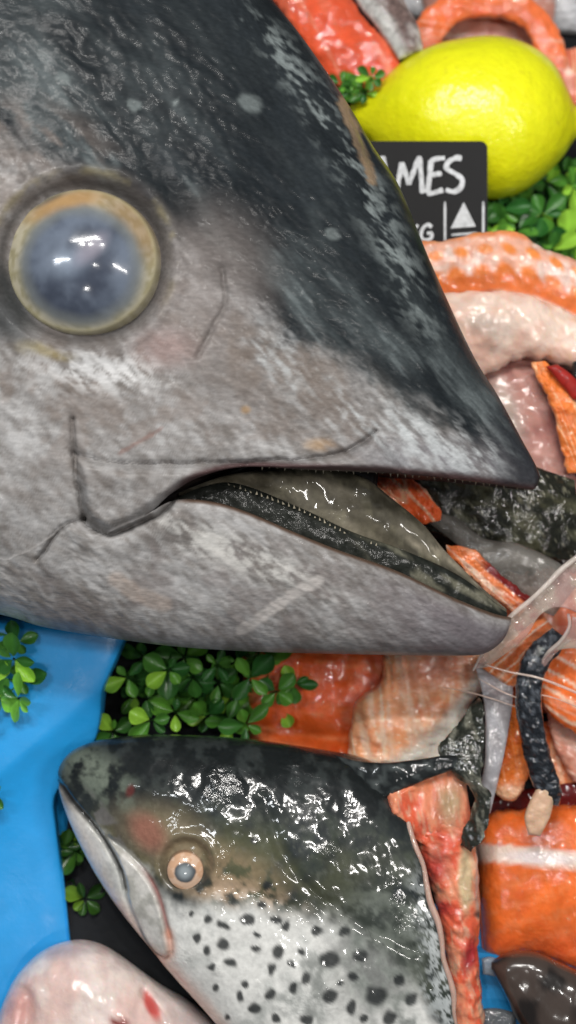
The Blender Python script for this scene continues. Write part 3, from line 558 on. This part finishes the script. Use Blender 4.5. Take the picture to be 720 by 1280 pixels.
tube('rim', [(712, 768, -40), (714, 784, -42), (704, 802, -44), (688, 818, -50), (678, 836, -56)], [2, 3, 3, 2], M['film'], MB_, wref=-30, color=col(.7, .6, .54))
for pts in ([(560, 866, -128), (600, 872, -100), (640, 884, -90), (664, 892, -70)], [(600, 850, -80), (630, 866, -70), (656, 876, -62)], [(655, 866, -58), (690, 872, -66), (730, 888, -80)]):
    tube('fibre', pts, [.5, 1.1, .9, .5], M['film'], MB_, n=6, wref=-60, color=col(.8, .6, .5))
# pieces seen through and beyond the open mouth
o = slab('salmon_slice', [(440, 570), (470, 588), (500, 590), (530, 610), (552, 640)], [(440, 600), (478, 628), (505, 650), (530, 655), (550, 652)], 16, [-120, -110], M['flesh'], None, 50, 16, color=flesh_col(base=(.86, .14, .035), line=(.86, .5, .32), ang=45, sc=10, seed=33, stripe=18), lump=4, lsc=14)
tag(o, 'small bright orange slice seen through the open tuna mouth', 'salmon piece')
def dk(x, y, s, t):
    n = fbm(x, y, 16, 4, 103, 20, 2.5); n2 = fbm(x, y, 5, 3, 104); c = mix(col(.014, .015, .01), col(.075, .075, .045), ss(.45, .68, n)); return mix(c, col(.25, .24, .17), ss(.68, .78, n2) * .6)
o = slab('dark_fish_body', [(490, 560), (560, 570), (640, 575), (690, 590), (720, 600)], [(530, 660), (580, 680), (640, 695), (690, 700), (735, 700)], [12, 14, 6], [-135, -135, -150], M['dark_skin'], None, 90, 36, ends=(.12, .3), n=3.2, color=dk, lump=8, lsc=22)
tag(o, 'dark olive wet fish skin full of glints, just under the tip of the tuna snout', 'fish')
def gy(x, y, s, t):
    n = fbm(x, y, 24, 3, 105, 35, 3); c = mix(col(.12, .11, .095), col(.27, .255, .23), ss(.35, .65, n)); return c
o = slab('fish_fin', [(535, 640), (570, 646), (605, 672), (650, 680), (700, 705), (720, 730)], [(535, 652), (570, 680), (605, 712), (636, 738), (668, 760), (690, 770)], [5, 12, 10], [-120, -100, -90], M['membrane'], None, 60, 16, color=gy, lump=5, lsc=22)
tag(o, 'grey translucent fin sloping down to the right below the dark olive fish', 'fin')
def ex(x, y, s, t, c): return mix(c, col(.16, .01, .008), ss(.58, .72, 1 - t) * ss(.25, .5, s))
o = slab('salmon_strip', [(558, 682), (590, 686), (614, 706), (650, 736), (668, 750)], [(560, 694), (580, 712), (600, 732), (625, 752), (648, 772)], [8, 16, 14], [-75, -70, -66], M['flesh'], None, 60, 18, color=flesh_col(base=(.84, .24, .08), line=(.86, .64, .5), ang=40, sc=8, seed=35, extra=ex), lump=4, lsc=14)
tag(o, 'orange and cream strip lying beside the tuna lower lip, dark red along one edge', 'salmon piece')
o = slab('salmon_fillet', [(560, 720), (620, 700), (700, 690), (800, 690)], [(580, 850), (640, 880), (720, 900), (820, 890)], 30, -235, M['flesh'], None, 50, 20, color=flesh_col(base=(.6, .14, .05), seed=37), lump=8)
tag(o, 'dull orange fillet lying beneath the clear membrane', 'salmon piece')
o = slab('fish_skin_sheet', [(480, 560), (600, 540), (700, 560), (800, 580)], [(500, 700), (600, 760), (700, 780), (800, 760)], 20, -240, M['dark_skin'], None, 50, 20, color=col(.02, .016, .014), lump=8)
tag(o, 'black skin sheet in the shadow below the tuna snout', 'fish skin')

# belly piece with the row of orange dots, right
BP = thing('salmon_belly_piece', (640, 380, -200), 'curved salmon belly piece with orange dots above a pale flap beside the tuna snout', 'salmon piece')
def bandc(x, y, s, t):
    n = fbm(x, y, 8, 3, 110); n2 = fbm(x, y, 20, 3, 111); yo = np.interp(x, [500, 560, 626, 670, 725, 800], [12, 0, -8, 0, 26, 60])
    c = mix(col(.78, .42, .30), col(.80, .60, .52), ss(.4, .6, n2)); u = y - yo
    c = mix(c, col(.80, .24, .06), (1 - ss(300, 307, u + 4 * n)) * .8)
    for k, a in enumerate(range(548, 800, 30)):
        c = mix(c, col(.82, .26, .05), blob(x + 4 * n, u, a, 317, 10, 6, 20, .35) * .95)
        c = mix(c, col(.80, .22, .04), blob(x + 5 * n, u, a - 4 + k * .5, 350, 12, 16, -25, .3) * .95)
    low = ss(346, 356, u + 6 * n) * (1 - ss(366, 374, u)); c = mix(c, col(.74, .19, .05), low)
    return c
slab('flesh_band', [(480, 305), (530, 300), (560, 299), (593, 291), (626, 288), (655, 293), (672, 308), (722, 327), (800, 370)], [(480, 385), (530, 375), (560, 372), (600, 369), (642, 372), (675, 385), (722, 404), (760, 425), (800, 450)], [18, 24, 24], [-190, -180, -180], M['flesh'], BP, 150, 40, n=2.6, color=bandc, lump=7, lsc=18, edge=3, wref=-180)
def flap(x, y, s, t):
    n = fbm(x, y, 30, 3, 113); n2 = fbm(x, y, 8, 3, 114); c = mix(col(.76, .50, .40), col(.82, .64, .54), ss(.35, .6, n)); c = mix(c, col(.30, .27, .25), blob(x, y, 610, 408, 26, 12, 10, .8) * .5)
    c = mix(c, col(.70, .46, .22), ss(.58, .7, n2) * .35 * ss(660, 700, x)); return c
slab('belly_flap', [(500, 370), (550, 366), (600, 364), (642, 366), (680, 378), (725, 400), (800, 440)], [(560, 470), (590, 476), (608, 468), (642, 453), (672, 450), (725, 470), (800, 520)], [34, 38, 34], [-185, -176, -176], M['pale'], BP, 110, 36, n=2.8, color=flap, lump=12, lsc=30, edge=4, wref=-180)
def pk(x, y, s, t):
    n = fbm(x, y, 28, 3, 116, 70, 2); c = mix(col(.36, .16, .14), col(.52, .28, .24), ss(.35, .65, n)); c = mix(c, col(.62, .52, .46), blob(x, y, 632, 512, 15, 42, -22, .6) * .8); return c
slab('membrane', [(590, 455), (610, 500), (640, 555), (665, 605), (690, 640), (712, 668)], [(680, 440), (692, 500), (706, 550), (722, 600), (735, 640), (722, 672)], [14, 18, 12], [-205, -190, -170], M['pale'], BP, 90, 30, color=pk, lump=10, lsc=30, wref=-180)
o = slab('salmon_strip', [(664, 452), (676, 480), (690, 515), (700, 555), (708, 592)], [(684, 450), (704, 478), (722, 505), (735, 545), (745, 592)], [10, 14, 10], [-160, -150, -150], M['flesh'], None, 70, 16, color=flesh_col(base=(.82, .22, .05), line=(.84, .5, .28), ang=68, sc=6, an=7, seed=41), lump=4, lsc=10, edge=2)
tag(o, 'long orange strip running down the right edge below the pale belly flap', 'salmon piece')
o = slab('blood_clot', [(682, 458), (700, 480), (716, 500)], [(696, 455), (716, 470), (740, 500)], 8, -142, M['lining'], None, 30, 10, color=col(.32, .02, .015))
tag(o, 'deep red streak of flesh on the orange strip at the right edge', 'fish offal')
o = slab('skin_strip', [(716, 450), (714, 480), (722, 510)], [(760, 440), (760, 480), (760, 510)], 12, -150, M['dark_skin'], None, 30, 10, color=col(.02, .02, .02))
tag(o, 'tiny black bit of skin at the right edge beside the pale belly flap', 'fish skin')

# ---------------------------------------------------------------- far end of the display
o = slab('salmon_fillet', [(300, -90), (330, -20), (372, 45), (405, 95), (450, 130)], [(420, -120), (436, -10), (462, 32), (485, 60), (505, 92)], [26, 30, 24], [-400, -370, -360], M['flesh'], None, 90, 30, color=flesh_col(base=(.84, .12, .045), line=(.86, .36, .24), ang=60, sc=16, amt=.4, seed=51), lump=9, lsc=30)
tag(o, 'blurred coral salmon fillet behind the tuna brow, left of the lemon', 'salmon piece')
def silv(x, y, s, t):
    n = fbm(x, y, 12, 3, 118, 50, 3); c = mix(col(.16, .11, .10), col(.50, .47, .45), ss(.4, .6, n)); return mix(c, col(.5, .5, .48), 1 - ss(.2, .5, t))
o = slab('fish_skin_strip', [(425, -60), (445, 0), (470, 36), (498, 80)], [(490, -60), (505, 0), (522, 35), (528, 68)], [16, 16], [-380, -345], M['dark_skin'], None, 50, 14, color=silv, lump=5)
tag(o, 'silvery grey skin strip between the coral fillet and the curled salmon ring at the top', 'fish skin')
o = slab('salmon_ring', [(508, 80), (518, 30), (560, -6), (620, -12), (670, 5), (700, 40), (712, 90)], [(548, 70), (556, 44), (580, 26), (620, 22), (650, 32), (668, 60), (676, 100)], [16, 20, 16], -430, M['flesh'], None, 90, 18, color=flesh_col(base=(.84, .19, .06), line=(.86, .42, .28), ang=10, sc=9, amt=.6, seed=53), lump=5, lsc=20)
tag(o, 'curled orange salmon ring behind the lemon at the top', 'salmon piece')
o = slab('salmon_piece', [(520, -40), (600, -60), (700, -60)], [(540, 60), (600, 80), (690, 60)], 30, -490, M['pale'], None, 50, 20, color=flesh_col(base=(.55, .26, .2), line=(.6, .45, .4), ang=10, seed=55), lump=6)
tag(o, 'dull pink piece of flesh enclosed by the curled salmon ring', 'salmon piece')
o = slab('salmon_fillet', [(680, 60), (700, 62), (740, 60), (800, 70)], [(690, 120), (710, 135), (740, 140), (800, 150)], 24, -440, M['flesh'], None, 40, 18, color=flesh_col(base=(.66, .16, .09), seed=57), lump=6)
tag(o, 'red orange fillet at the right edge behind the lemon', 'salmon piece')
o = slab('ice_lump', [(480, -90), (560, -110), (760, -110), (860, -80)], [(490, 20), (560, 30), (760, 45), (860, 40)], 40, -540, M['ice'], None, 60, 24, color=None, lump=16, lsc=20)
tag(o, 'pale frosty ice lump behind the curled salmon ring at the top edge', 'ice')
# lemon
LEM = thing('lemon', (585, 170, -470), 'bright yellow whole lemon lying behind the black price card', 'lemon')
def lem_col(x, y, s, t):
    n = fbm(x, y, 40, 3, 121); c = mix(col(.84, .86, .008), col(.92, .90, .012), n); c = mix(c, col(.62, .56, .02), ss(.80, .84, fbm(x, y, 6, 2, 123)) * .35)
    return mix(c, col(.55, .62, .03), np.maximum(1 - ss(.0, .06, s), ss(.93, .99, s)) * .8)
LA = [(436, 140), (438, 131), (452, 121), (470, 108), (503, 78), (540, 59), (580, 50), (622, 48), (662, 60), (690, 82), (706, 110), (716, 130), (728, 138), (731, 150)]
LB = [(436, 140), (442, 156), (455, 170), (478, 196), (515, 224), (555, 240), (600, 248), (635, 246), (662, 234), (686, 215), (705, 194), (717, 176), (728, 164), (731, 150)]
a_, _ = crom(LA, 60, .5); b_, _ = crom(LB, 60, .5)
slab('peel', LA, LB, [float(v) for v in np.hypot(*(crom(LA, 40)[0] - crom(LB, 40)[0]).T) / 2 * .98], -370, M['lemon'], LEM, 140, 60, n=2.0, ends=(.0, .0), color=lem_col, lump=1.5, lsc=40)
# price card
CARD = thing('price_card', (500, 330, -300), 'black price card with white hand lettering, standing in front of the lemon', 'sign')
CW = -262
def card():
    pts = []
    for cx, cy, a0 in ((600, 186, -90), (600, 362, 0), (298, 362, 90), (298, 186, 180)):
        for k in range(7): a = math.radians(a0 + 15 * k); pts.append((cx + 9 * math.cos(a), cy + 9 * math.sin(a)))
    n = len(pts); P = np.array([(x, y, CW + 3) for x, y in pts] + [(x, y, CW - 3) for x, y in pts])
    F = [tuple(reversed(range(n))), tuple(range(n, 2 * n))] + [(i, (i + 1) % n, n + (i + 1) % n, n + i) for i in range(n)]
    mesh('board', world(P[:, 0], P[:, 1], P[:, 2], CW), F, M['card'], CARD, P / 100, smooth_=False)
card()
def strokes(name, items, wd, parent):
    Vs, Fs, off = [], [], 0
    for k, it in enumerate(items):
        P = crom(it, 10 * len(it))[0] if len(it) > 2 else np.array(it, float)
        if len(it) == 2: P = P[0] + (P[1] - P[0]) * np.linspace(0, 1, 12)[:, None]
        tg = np.gradient(P, axis=0); tg /= np.linalg.norm(tg, axis=1)[:, None] + 1e-9; nn = np.stack([-tg[:, 1], tg[:, 0]], 1)
        m = len(P); w = wd * (.8 + .4 * vn(np.arange(m) * .25, np.full(m, k * 3.1), 9)); w[0] *= .5; w[-1] *= .45
        a = P + nn * w[:, None] / 2; b = P - nn * w[:, None] / 2; z = CW + 3.6 + .35 * k * .3
        for q in (a, b): Vs.append(np.c_[q, np.full(m, z)])
        for q in (a, b): Vs.append(np.c_[q, np.full(m, CW + 2.0)])
        for i in range(m - 1):
            Fs += [(off + i, off + i + 1, off + m + i + 1, off + m + i), (off + i, off + 2 * m + i, off + 2 * m + i + 1, off + i + 1), (off + m + i, off + m + i + 1, off + 3 * m + i + 1, off + 3 * m + i)]
        off += 4 * m
    V = np.vstack(Vs); return mesh(name, world(V[:, 0], V[:, 1], V[:, 2], CW), Fs, M['chalk'], parent, V / 100, smooth_=False)
L_ = lambda *p: [(440 + x * .389, 160 + y * .389) for x, y in p]
for it in ([L_((-90, 95), (-95, 205)), L_((-95, 98), (-50, 92)), L_((-93, 150), (-60, 146))],                                  # F
           [L_((-30, 98), (-36, 205)), L_((-30, 98), (0, 104), (2, 135), (-32, 150)), L_((-25, 150), (8, 205))],              # R
           [L_((62, 212), (80, 150), (100, 92)), L_((100, 92), (108, 150), (114, 205)), L_((70, 168), (115, 160))],            # A
           [L_((140, 208), (150, 165), (160, 112)), L_((160, 112), (172, 150), (182, 184)), L_((182, 184), (198, 140), (216, 92)), L_((216, 92), (221, 150), (226, 212))],
           [L_((254, 104), (248, 160), (242, 212)), L_((252, 106), (275, 100), (298, 98)), L_((248, 156), (268, 150), (288, 148)), L_((240, 212), (262, 210), (292, 200))],
           [L_((352, 100), (334, 98), (308, 112), (304, 132), (330, 148), (352, 166), (350, 190), (328, 206), (300, 200))]):
    strokes('letter', it, 6.2, CARD)
for it in ([L_((168, 312), (150, 362))], [L_((190, 312), (184, 362)), L_((212, 312), (188, 338)), L_((192, 336), (212, 362))],
           [L_((256, 320), (242, 312), (226, 326), (222, 350), (236, 362), (254, 354), (256, 338)), L_((240, 340), (258, 338))]):
    strokes('letter', it, 4.2, CARD)
strokes('divider_line', [L_((298, 238), (298, 420))], 2.6, CARD); strokes('divider_line', [L_((421, 238), (421, 420))], 2.6, CARD); strokes('divider_line', [L_((318, 345), (405, 338))], 2.4, CARD)
tri = np.array([(*q, CW + h) for h in (3.8, 2.5) for q in L_((358, 240), (397, 318), (316, 324))])
mesh('triangle_symbol', world(tri[:, 0], tri[:, 1], tri[:, 2], CW), [(0, 1, 2), (5, 4, 3), (0, 3, 4, 1), (1, 4, 5, 2), (2, 5, 3, 0)], M['chalk'], CARD, tri / 100, smooth_=False)

# ---------------------------------------------------------------- blue tray, lower left
TR = thing('plastic_tray', (60, 1000, -250), 'bright blue plastic tray with a wide rim, at the lower left under the fish heads', 'tray')
def ledge(x, y, s, t):
    q = (y - 968 + .84 * x) / 1.3; qq = (np.sqrt(q * q + 25) + q) / 2
    return 22 - 46 * (1 - np.exp(-qq / 75))
slab('rim', [(-300, 760), (-100, 770), (60, 775), (158, 784)], [(-300, 760), (-100, 770), (60, 775), (158, 784)][::1], 1, -300, M['blue'], TR, 8, 4) if False else None
def tray():
    A = [(-420, 770), (-420, 900), (-420, 1000), (-420, 1100), (-420, 1200), (-420, 1450)]
    B = [(170, 770), (155, 806), (140, 840), (132, 858), (130, 870), (128, 890), (124, 912), (118, 928), (104, 948), (84, 972), (70, 992), (67, 1008), (69, 1030), (72, 1060), (78, 1110), (84, 1165), (90, 1230), (100, 1450)]
    slab('rim', A, B, 26, [-170, -176, -182, -178, -170, -160, -150], M['blue'], TR, 140, 110, n=16, ends=(.03, .03), disp=ledge, wref=-170)
tray()
def plate(name, P4, th, mat, parent, label=None):
    """thick quad given by four (x,y,w) corners"""
    P = np.array(P4, float); Q = P.copy(); Q[:, 2] -= th; A = np.vstack([P, Q])
    F = [(3, 2, 1, 0), (4, 5, 6, 7)] + [(i, (i + 1) % 4, 4 + (i + 1) % 4, 4 + i) for i in range(4)]
    return mesh(name, world(A[:, 0], A[:, 1], A[:, 2], P[:, 2].mean()), F, mat, parent, A / 100, smooth_=False)
plate('inner_wall', [(60, 780, -200), (130, 790, -330), (120, 1450, -230), (60, 1450, -180)], 12, M['blue'], TR)
plate('base', [(540, 1140, floorw(1140) + 14), (900, 1140, floorw(1140) + 14), (900, 1450, floorw(1450) + 14), (540, 1450, floorw(1450) + 14)], 10, M['blue'], TR)
# pale round fish at the bottom left
PF = thing('pale_fish', (110, 1300, -190), 'pale pink rounded fish belly with red cuts, in the bottom left corner', 'fish')
def pf(x, y, s, t):
    n = fbm(x, y, 40, 4, 131); n2 = fbm(x, y, 12, 3, 132); c = mix(col(.74, .54, .49), col(.80, .69, .64), ss(.35, .6, n)); c = mix(c, col(.58, .44, .42), ss(.5, .75, n2) * .35)
    c = mix(c, col(.55, .22, .20), blob(x, y, 20, 1262, 22, 34, 20, .7) * .6); c = mix(c, col(.35, .33, .33), ss(180, 230, x - (y - 1240) * .3) * .7)
    c = mix(c, col(.60, .08, .07), blob(x, y, 189, 1258, 7, 19, -28, .4) * .95); c = mix(c, col(.22, .01, .01), blob(x, y, 150, 1280, 13, 6, 10, .4) * .95); c = mix(c, col(.36, .30, .32), blob(x, y, 85, 1190, 30, 8, -10, .7) * .5)
    return c
slab('body', [(-10, 1300), (2, 1258), (22, 1218), (55, 1188), (95, 1176), (130, 1184), (165, 1207), (200, 1232), (240, 1256), (290, 1300)], [(-10, 1320), (0, 1400), (40, 1440), (80, 1450), (120, 1455), (160, 1455), (200, 1450), (250, 1430), (290, 1360)], [40, 70, 80, 60, 40], [-140, -130, -130, -135], M['pale'], PF, 130, 50, n=2.4, ends=(.1, .1), color=pf, lump=12, lsc=55,
     disp=lambda x, y, s, t: -8 * np.exp(-(pdist(x, y, [(178, 1240), (192, 1258), (206, 1280)]) / 5) ** 2) - 5 * np.exp(-(pdist(x, y, smooth([(160, 1205), (185, 1222), (178, 1245)], 12)) / 4) ** 2) - 10 * np.exp(-(pdist(x, y, smooth([(15, 1235), (35, 1250), (30, 1290)], 12)) / 8) ** 2))
# dark smooth piece and bits in the bottom right corner
def br(x, y, s, t):
    n = fbm(x, y, 30, 3, 135); return mix(col(.016, .013, .012), col(.06, .045, .038), ss(.4, .65, n))
o = slab('mussel_shell', [(615, 1205), (640, 1192), (672, 1192), (705, 1206), (760, 1230), (820, 1260)], [(615, 1212), (632, 1245), (650, 1280), (690, 1320), (760, 1340), (820, 1320)], [20, 40, 40], [-110, -100, -100], M['eye'], None, 70, 28, color=br, lump=3, lsc=30)
tag(o, 'smooth dark brown shell shape in the bottom right corner under the thick fillet', 'shell')
def gb(x, y, s, t): return mix(col(.30, .33, .36), col(.16, .17, .18), ss(1250, 1262, y))
o = slab('fish_skin_strip', [(602, 1198), (612, 1196), (628, 1200)], [(604, 1218), (616, 1220), (632, 1226)], 6, -120, M['membrane'], None, 24, 10, color=gb)
tag(o, 'small grey skin flap between the cut salmon head and the dark shell', 'fish skin')
o = slab('fish_skin_strip', [(596, 1262), (620, 1260), (645, 1266)], [(596, 1300), (620, 1310), (645, 1310)], 8, -120, M['dark_skin'], None, 24, 10, color=col(.10, .11, .12))
tag(o, 'dark grey skin scrap at the bottom edge beside the shell', 'fish skin')
plate('rim', [(585, 1190, -150), (660, 1200, -150), (690, 1450, -140), (585, 1450, -140)], 40, M['blue'], TR)

# ---------------------------------------------------------------- plastic boxwood
def leaf_geo(x, y, w, ang, L, wd, lift, cup, roll):
    """obovate leaf starting at x,y (px), pointing to ang, rising towards the viewer by lift"""
    n, m = 9, 7; s = np.linspace(0, 1, n) ** .85; half = wd / 2 * (np.sin(np.pi * s ** 1.35) ** .7 * .98 + .03); half[-1] = wd * .05
    u = np.linspace(-1, 1, m); Sg, U = np.meshgrid(s, u, indexing='ij'); H = half[:, None] * U
    bend = lift * L * (Sg - .55 * Sg ** 2); Zl = bend + cup * U ** 2 * half[:, None]; f = L * Sg * math.sqrt(max(.05, 1 - lift * lift * .5)) - np.where(Sg > .98, L * .015 * (1 - np.abs(U)), 0)
    Zl = Zl + roll * H; a = math.radians(ang); X = x + f * math.cos(a) - H * math.sin(a); Y = y + f * math.sin(a) + H * math.cos(a)
    return X, Y, w + Zl, quads(n, m)
def boxwood(cx, cy, W, nodes, label, shade=1.0, size=27, seed=1, dens=6):
    rnd = random.Random(seed); root = thing('boxwood_sprig', (cx, cy, W - 30), label, 'artificial plant', 'artificial boxwood sprigs')
    Vs, Fs, Ps, Cs, off = [], [], [], [], 0
    for (nx, ny, nw) in nodes:
        tdir = rnd.uniform(0, 6.28); tam = rnd.uniform(.1, .9); a0 = rnd.uniform(0, 360); k = dens + rnd.choice((-1, 0, 1))
        for i in range(k):
            inner = i % 2; ang = a0 + i * 360 / k + rnd.uniform(-18, 18); L = size * rnd.uniform(.6, 1.2) * (.8 if inner else 1); lift = rnd.uniform(.1, .45) + (.35 if inner else 0)
            X, Y, Z, F = leaf_geo(nx + 3 * math.cos(math.radians(ang)), ny + 3 * math.sin(math.radians(ang)), W + nw + rnd.uniform(-4, 4) + 4 * inner, ang, L, L * rnd.uniform(.5, .78), lift, rnd.uniform(.5, 1.1), rnd.uniform(-.4, .4))
            dxy = (X - nx) * math.cos(tdir) + (Y - ny) * math.sin(tdir); cc_ = 1 - 1 / math.hypot(1, tam); X = X - dxy * cc_ * math.cos(tdir); Y = Y - dxy * cc_ * math.sin(tdir); Z = Z + dxy * tam * .8
            g = rnd.random(); c = mix(col(.018, .085, .016), col(.10, .27, .03), np.array(g ** 1.6)); c = c * shade
            if rnd.random() < .12: c = col(.22, .42, .04) * shade
            Sg = np.repeat(np.linspace(0, 1, 9), 7); U = np.tile(np.linspace(-1, 1, 7), 9)
            cc = mix(np.broadcast_to(c, (63, 3)), np.broadcast_to(c * 1.8 + .01, (63, 3)), np.where(np.abs(U) < .1, .18, 0)); cc = mix(cc, cc * 1.35, ss(.6, 1, np.abs(U)) * .5)
            Vs.append(world(X, Y, Z, W).reshape(-1, 3)); Ps.append(np.stack([X, Y, Z], -1).reshape(-1, 3) / 100); Cs.append(cc); Fs.append(F + off); off += X.size
    mesh('leaves', np.vstack(Vs), np.vstack(Fs)[:, ::-1], M['leaf'], root, np.vstack(Ps), np.vstack(Cs))
    sv, sf, so = [], [], 0
    for (nx, ny, nw) in nodes:   # each stem runs from the sprig's foot up to its rosette
        p0 = np.array([cx + (nx - cx) * .6, cy + (ny - cy) * .6 + 8, W - 60.]); p1 = np.array([nx, ny, W + nw]); n = 6
        for q, p in enumerate((p0, (p0 + p1) / 2 + [3, 3, 0], p1)):
            for k in range(n): a = 2 * math.pi * k / n; sv.append(p + [1.6 * math.cos(a), 1.6 * math.sin(a), 0])
        for q in range(2):
            for k in range(n): sf.append((so + q * n + k, so + q * n + (k + 1) % n, so + (q + 1) * n + (k + 1) % n, so + (q + 1) * n + k))
        so += 3 * n
    sv = np.array(sv); mesh('stems', world(sv[:, 0], sv[:, 1], sv[:, 2], W), sf, M['stem'], root, sv / 100)
def scatter(poly, n, seed, dmin=20, w=(-20, 18)):
    rnd = random.Random(seed); xs = [p[0] for p in poly]; ys = [p[1] for p in poly]; out = []; tries = 0
    while len(out) < n and tries < 6000:
        tries += 1; x = rnd.uniform(min(xs), max(xs)); y = rnd.uniform(min(ys), max(ys))
        if inpoly(np.array(x), np.array(y), poly) and all(math.hypot(x - a, y - b) > dmin for a, b, _ in out): out.append((x, y, rnd.uniform(*w)))
    return out
boxwood(260, 870, -180, scatter([(165, 820), (360, 812), (375, 850), (350, 905), (290, 912), (190, 908), (155, 870)], 26, 3, 22, (-55, 20)), 'largest plastic boxwood clump, between the tuna jaw and the salmon head', seed=3, size=33, dens=5, shade=1.15)
boxwood(20, 850, -120, scatter([(-40, 800), (30, 790), (28, 830), (25, 880), (-20, 900), (-50, 860)], 15, 5, 17), 'plastic boxwood sprig lying on the blue tray under the tuna cheek', seed=5, shade=1.8, size=31, dens=5)
boxwood(672, 245, -400, scatter([(600, 285), (625, 262), (660, 245), (700, 215), (760, 200), (770, 330), (700, 322), (660, 300), (610, 288)], 26, 7, 21, (-60, 24)), 'plastic boxwood clump right of the price card below the lemon', seed=7, shade=1.5, size=34)
boxwood(445, 105, -335, scatter([(418, 100), (462, 96), (474, 108), (440, 122)], 6, 9, 14), 'small plastic boxwood sprig between the coral fillet and the left end of the lemon', seed=9, shade=1.4, size=22)
boxwood(105, 1110, -215, scatter([(74, 1050), (100, 1055), (135, 1130), (150, 1175), (95, 1170), (82, 1112)], 10, 11, 15), 'dark plastic boxwood sprig tucked under the salmon lower jaw', seed=11, shade=.55)
boxwood(140, 1160, -225, scatter([(125, 1140), (150, 1150), (160, 1175), (130, 1170)], 1, 13, 16), 'few plastic boxwood leaves above the pale fish in the bottom left corner', seed=13, shade=1.0)
boxwood(-14, 990, -130, [(-14, 990, 0)], 'single plastic boxwood tip peeking in at the left edge over the blue tray', seed=15, shade=1.5)
boxwood(150, 930, -185, [(142, 915, 0), (132, 935, -6)], 'short boxwood twig just above the salmon snout beside the tray edge', seed=17)

# ---------------------------------------------------------------- lamps, camera, world
def lamp(name, at, to, sx, sy, power, color=(1, .97, .93), rot=0):
    l = bpy.data.lights.new(name, 'AREA'); l.shape = 'RECTANGLE'; l.size = sx * S; l.size_y = sy * S; l.energy = power; l.color = color
    o = bpy.data.objects.new(name, l); C.objects.link(o); p = Vector(world(*at)); q = Vector(world(*to)); o.location = p
    o.rotation_euler = (q - p).to_track_quat('-Z', 'Y').to_euler(); return o
lamp('ceiling_lamp', (150, -1000, 2500), (360, 640, 0), 1300, 60, 2.4)
lamp('ceiling_lamp', (1800, 500, 2300), (360, 640, 0), 60, 700, 1.2, (1, .96, .92))
lamp('ceiling_lamp', (-900, 100, 2500), (360, 640, 0), 60, 700, .9, (.93, .97, 1))
for p, e in (((-100, -700, 2700), .72), ((420, -700, 2700), .72), ((940, -700, 2700), .72), ((200, 1700, 2500), .3), ((700, 400, 3000), .35)):
    lamp('spot_lamp', p, (360, 640, 0), 70, 70, e)
w = bpy.data.worlds.new('World'); bpy.context.scene.world = w; w.use_nodes = True
w.node_tree.nodes['Background'].inputs[0].default_value = (.85, .92, 1, 1); w.node_tree.nodes['Background'].inputs[1].default_value = .12
cam = bpy.data.cameras.new('camera'); co = bpy.data.objects.new('camera', cam); C.objects.link(co)
co.location = Vector(world(360, 640, D))
co.rotation_euler = (Vector(world(360, 640, 0)) - co.location).to_track_quat('-Z', 'Y').to_euler()
cam.sensor_fit = 'VERTICAL'; cam.sensor_height = 36; cam.lens = 36 * D / 1280; cam.clip_start = .01; cam.clip_end = 50
cam.dof.use_dof = True; cam.dof.focus_distance = (D - 60) * S; cam.dof.aperture_fstop = 8.5
sc = bpy.context.scene; sc.camera = co
sc.view_settings.view_transform = 'Standard'; sc.view_settings.look = 'None'; sc.view_settings.exposure = 0; sc.view_settings.gamma = 1
sc.render.engine = 'CYCLES'; sc.cycles.max_bounces = 6; sc.cycles.transparent_max_bounces = 8
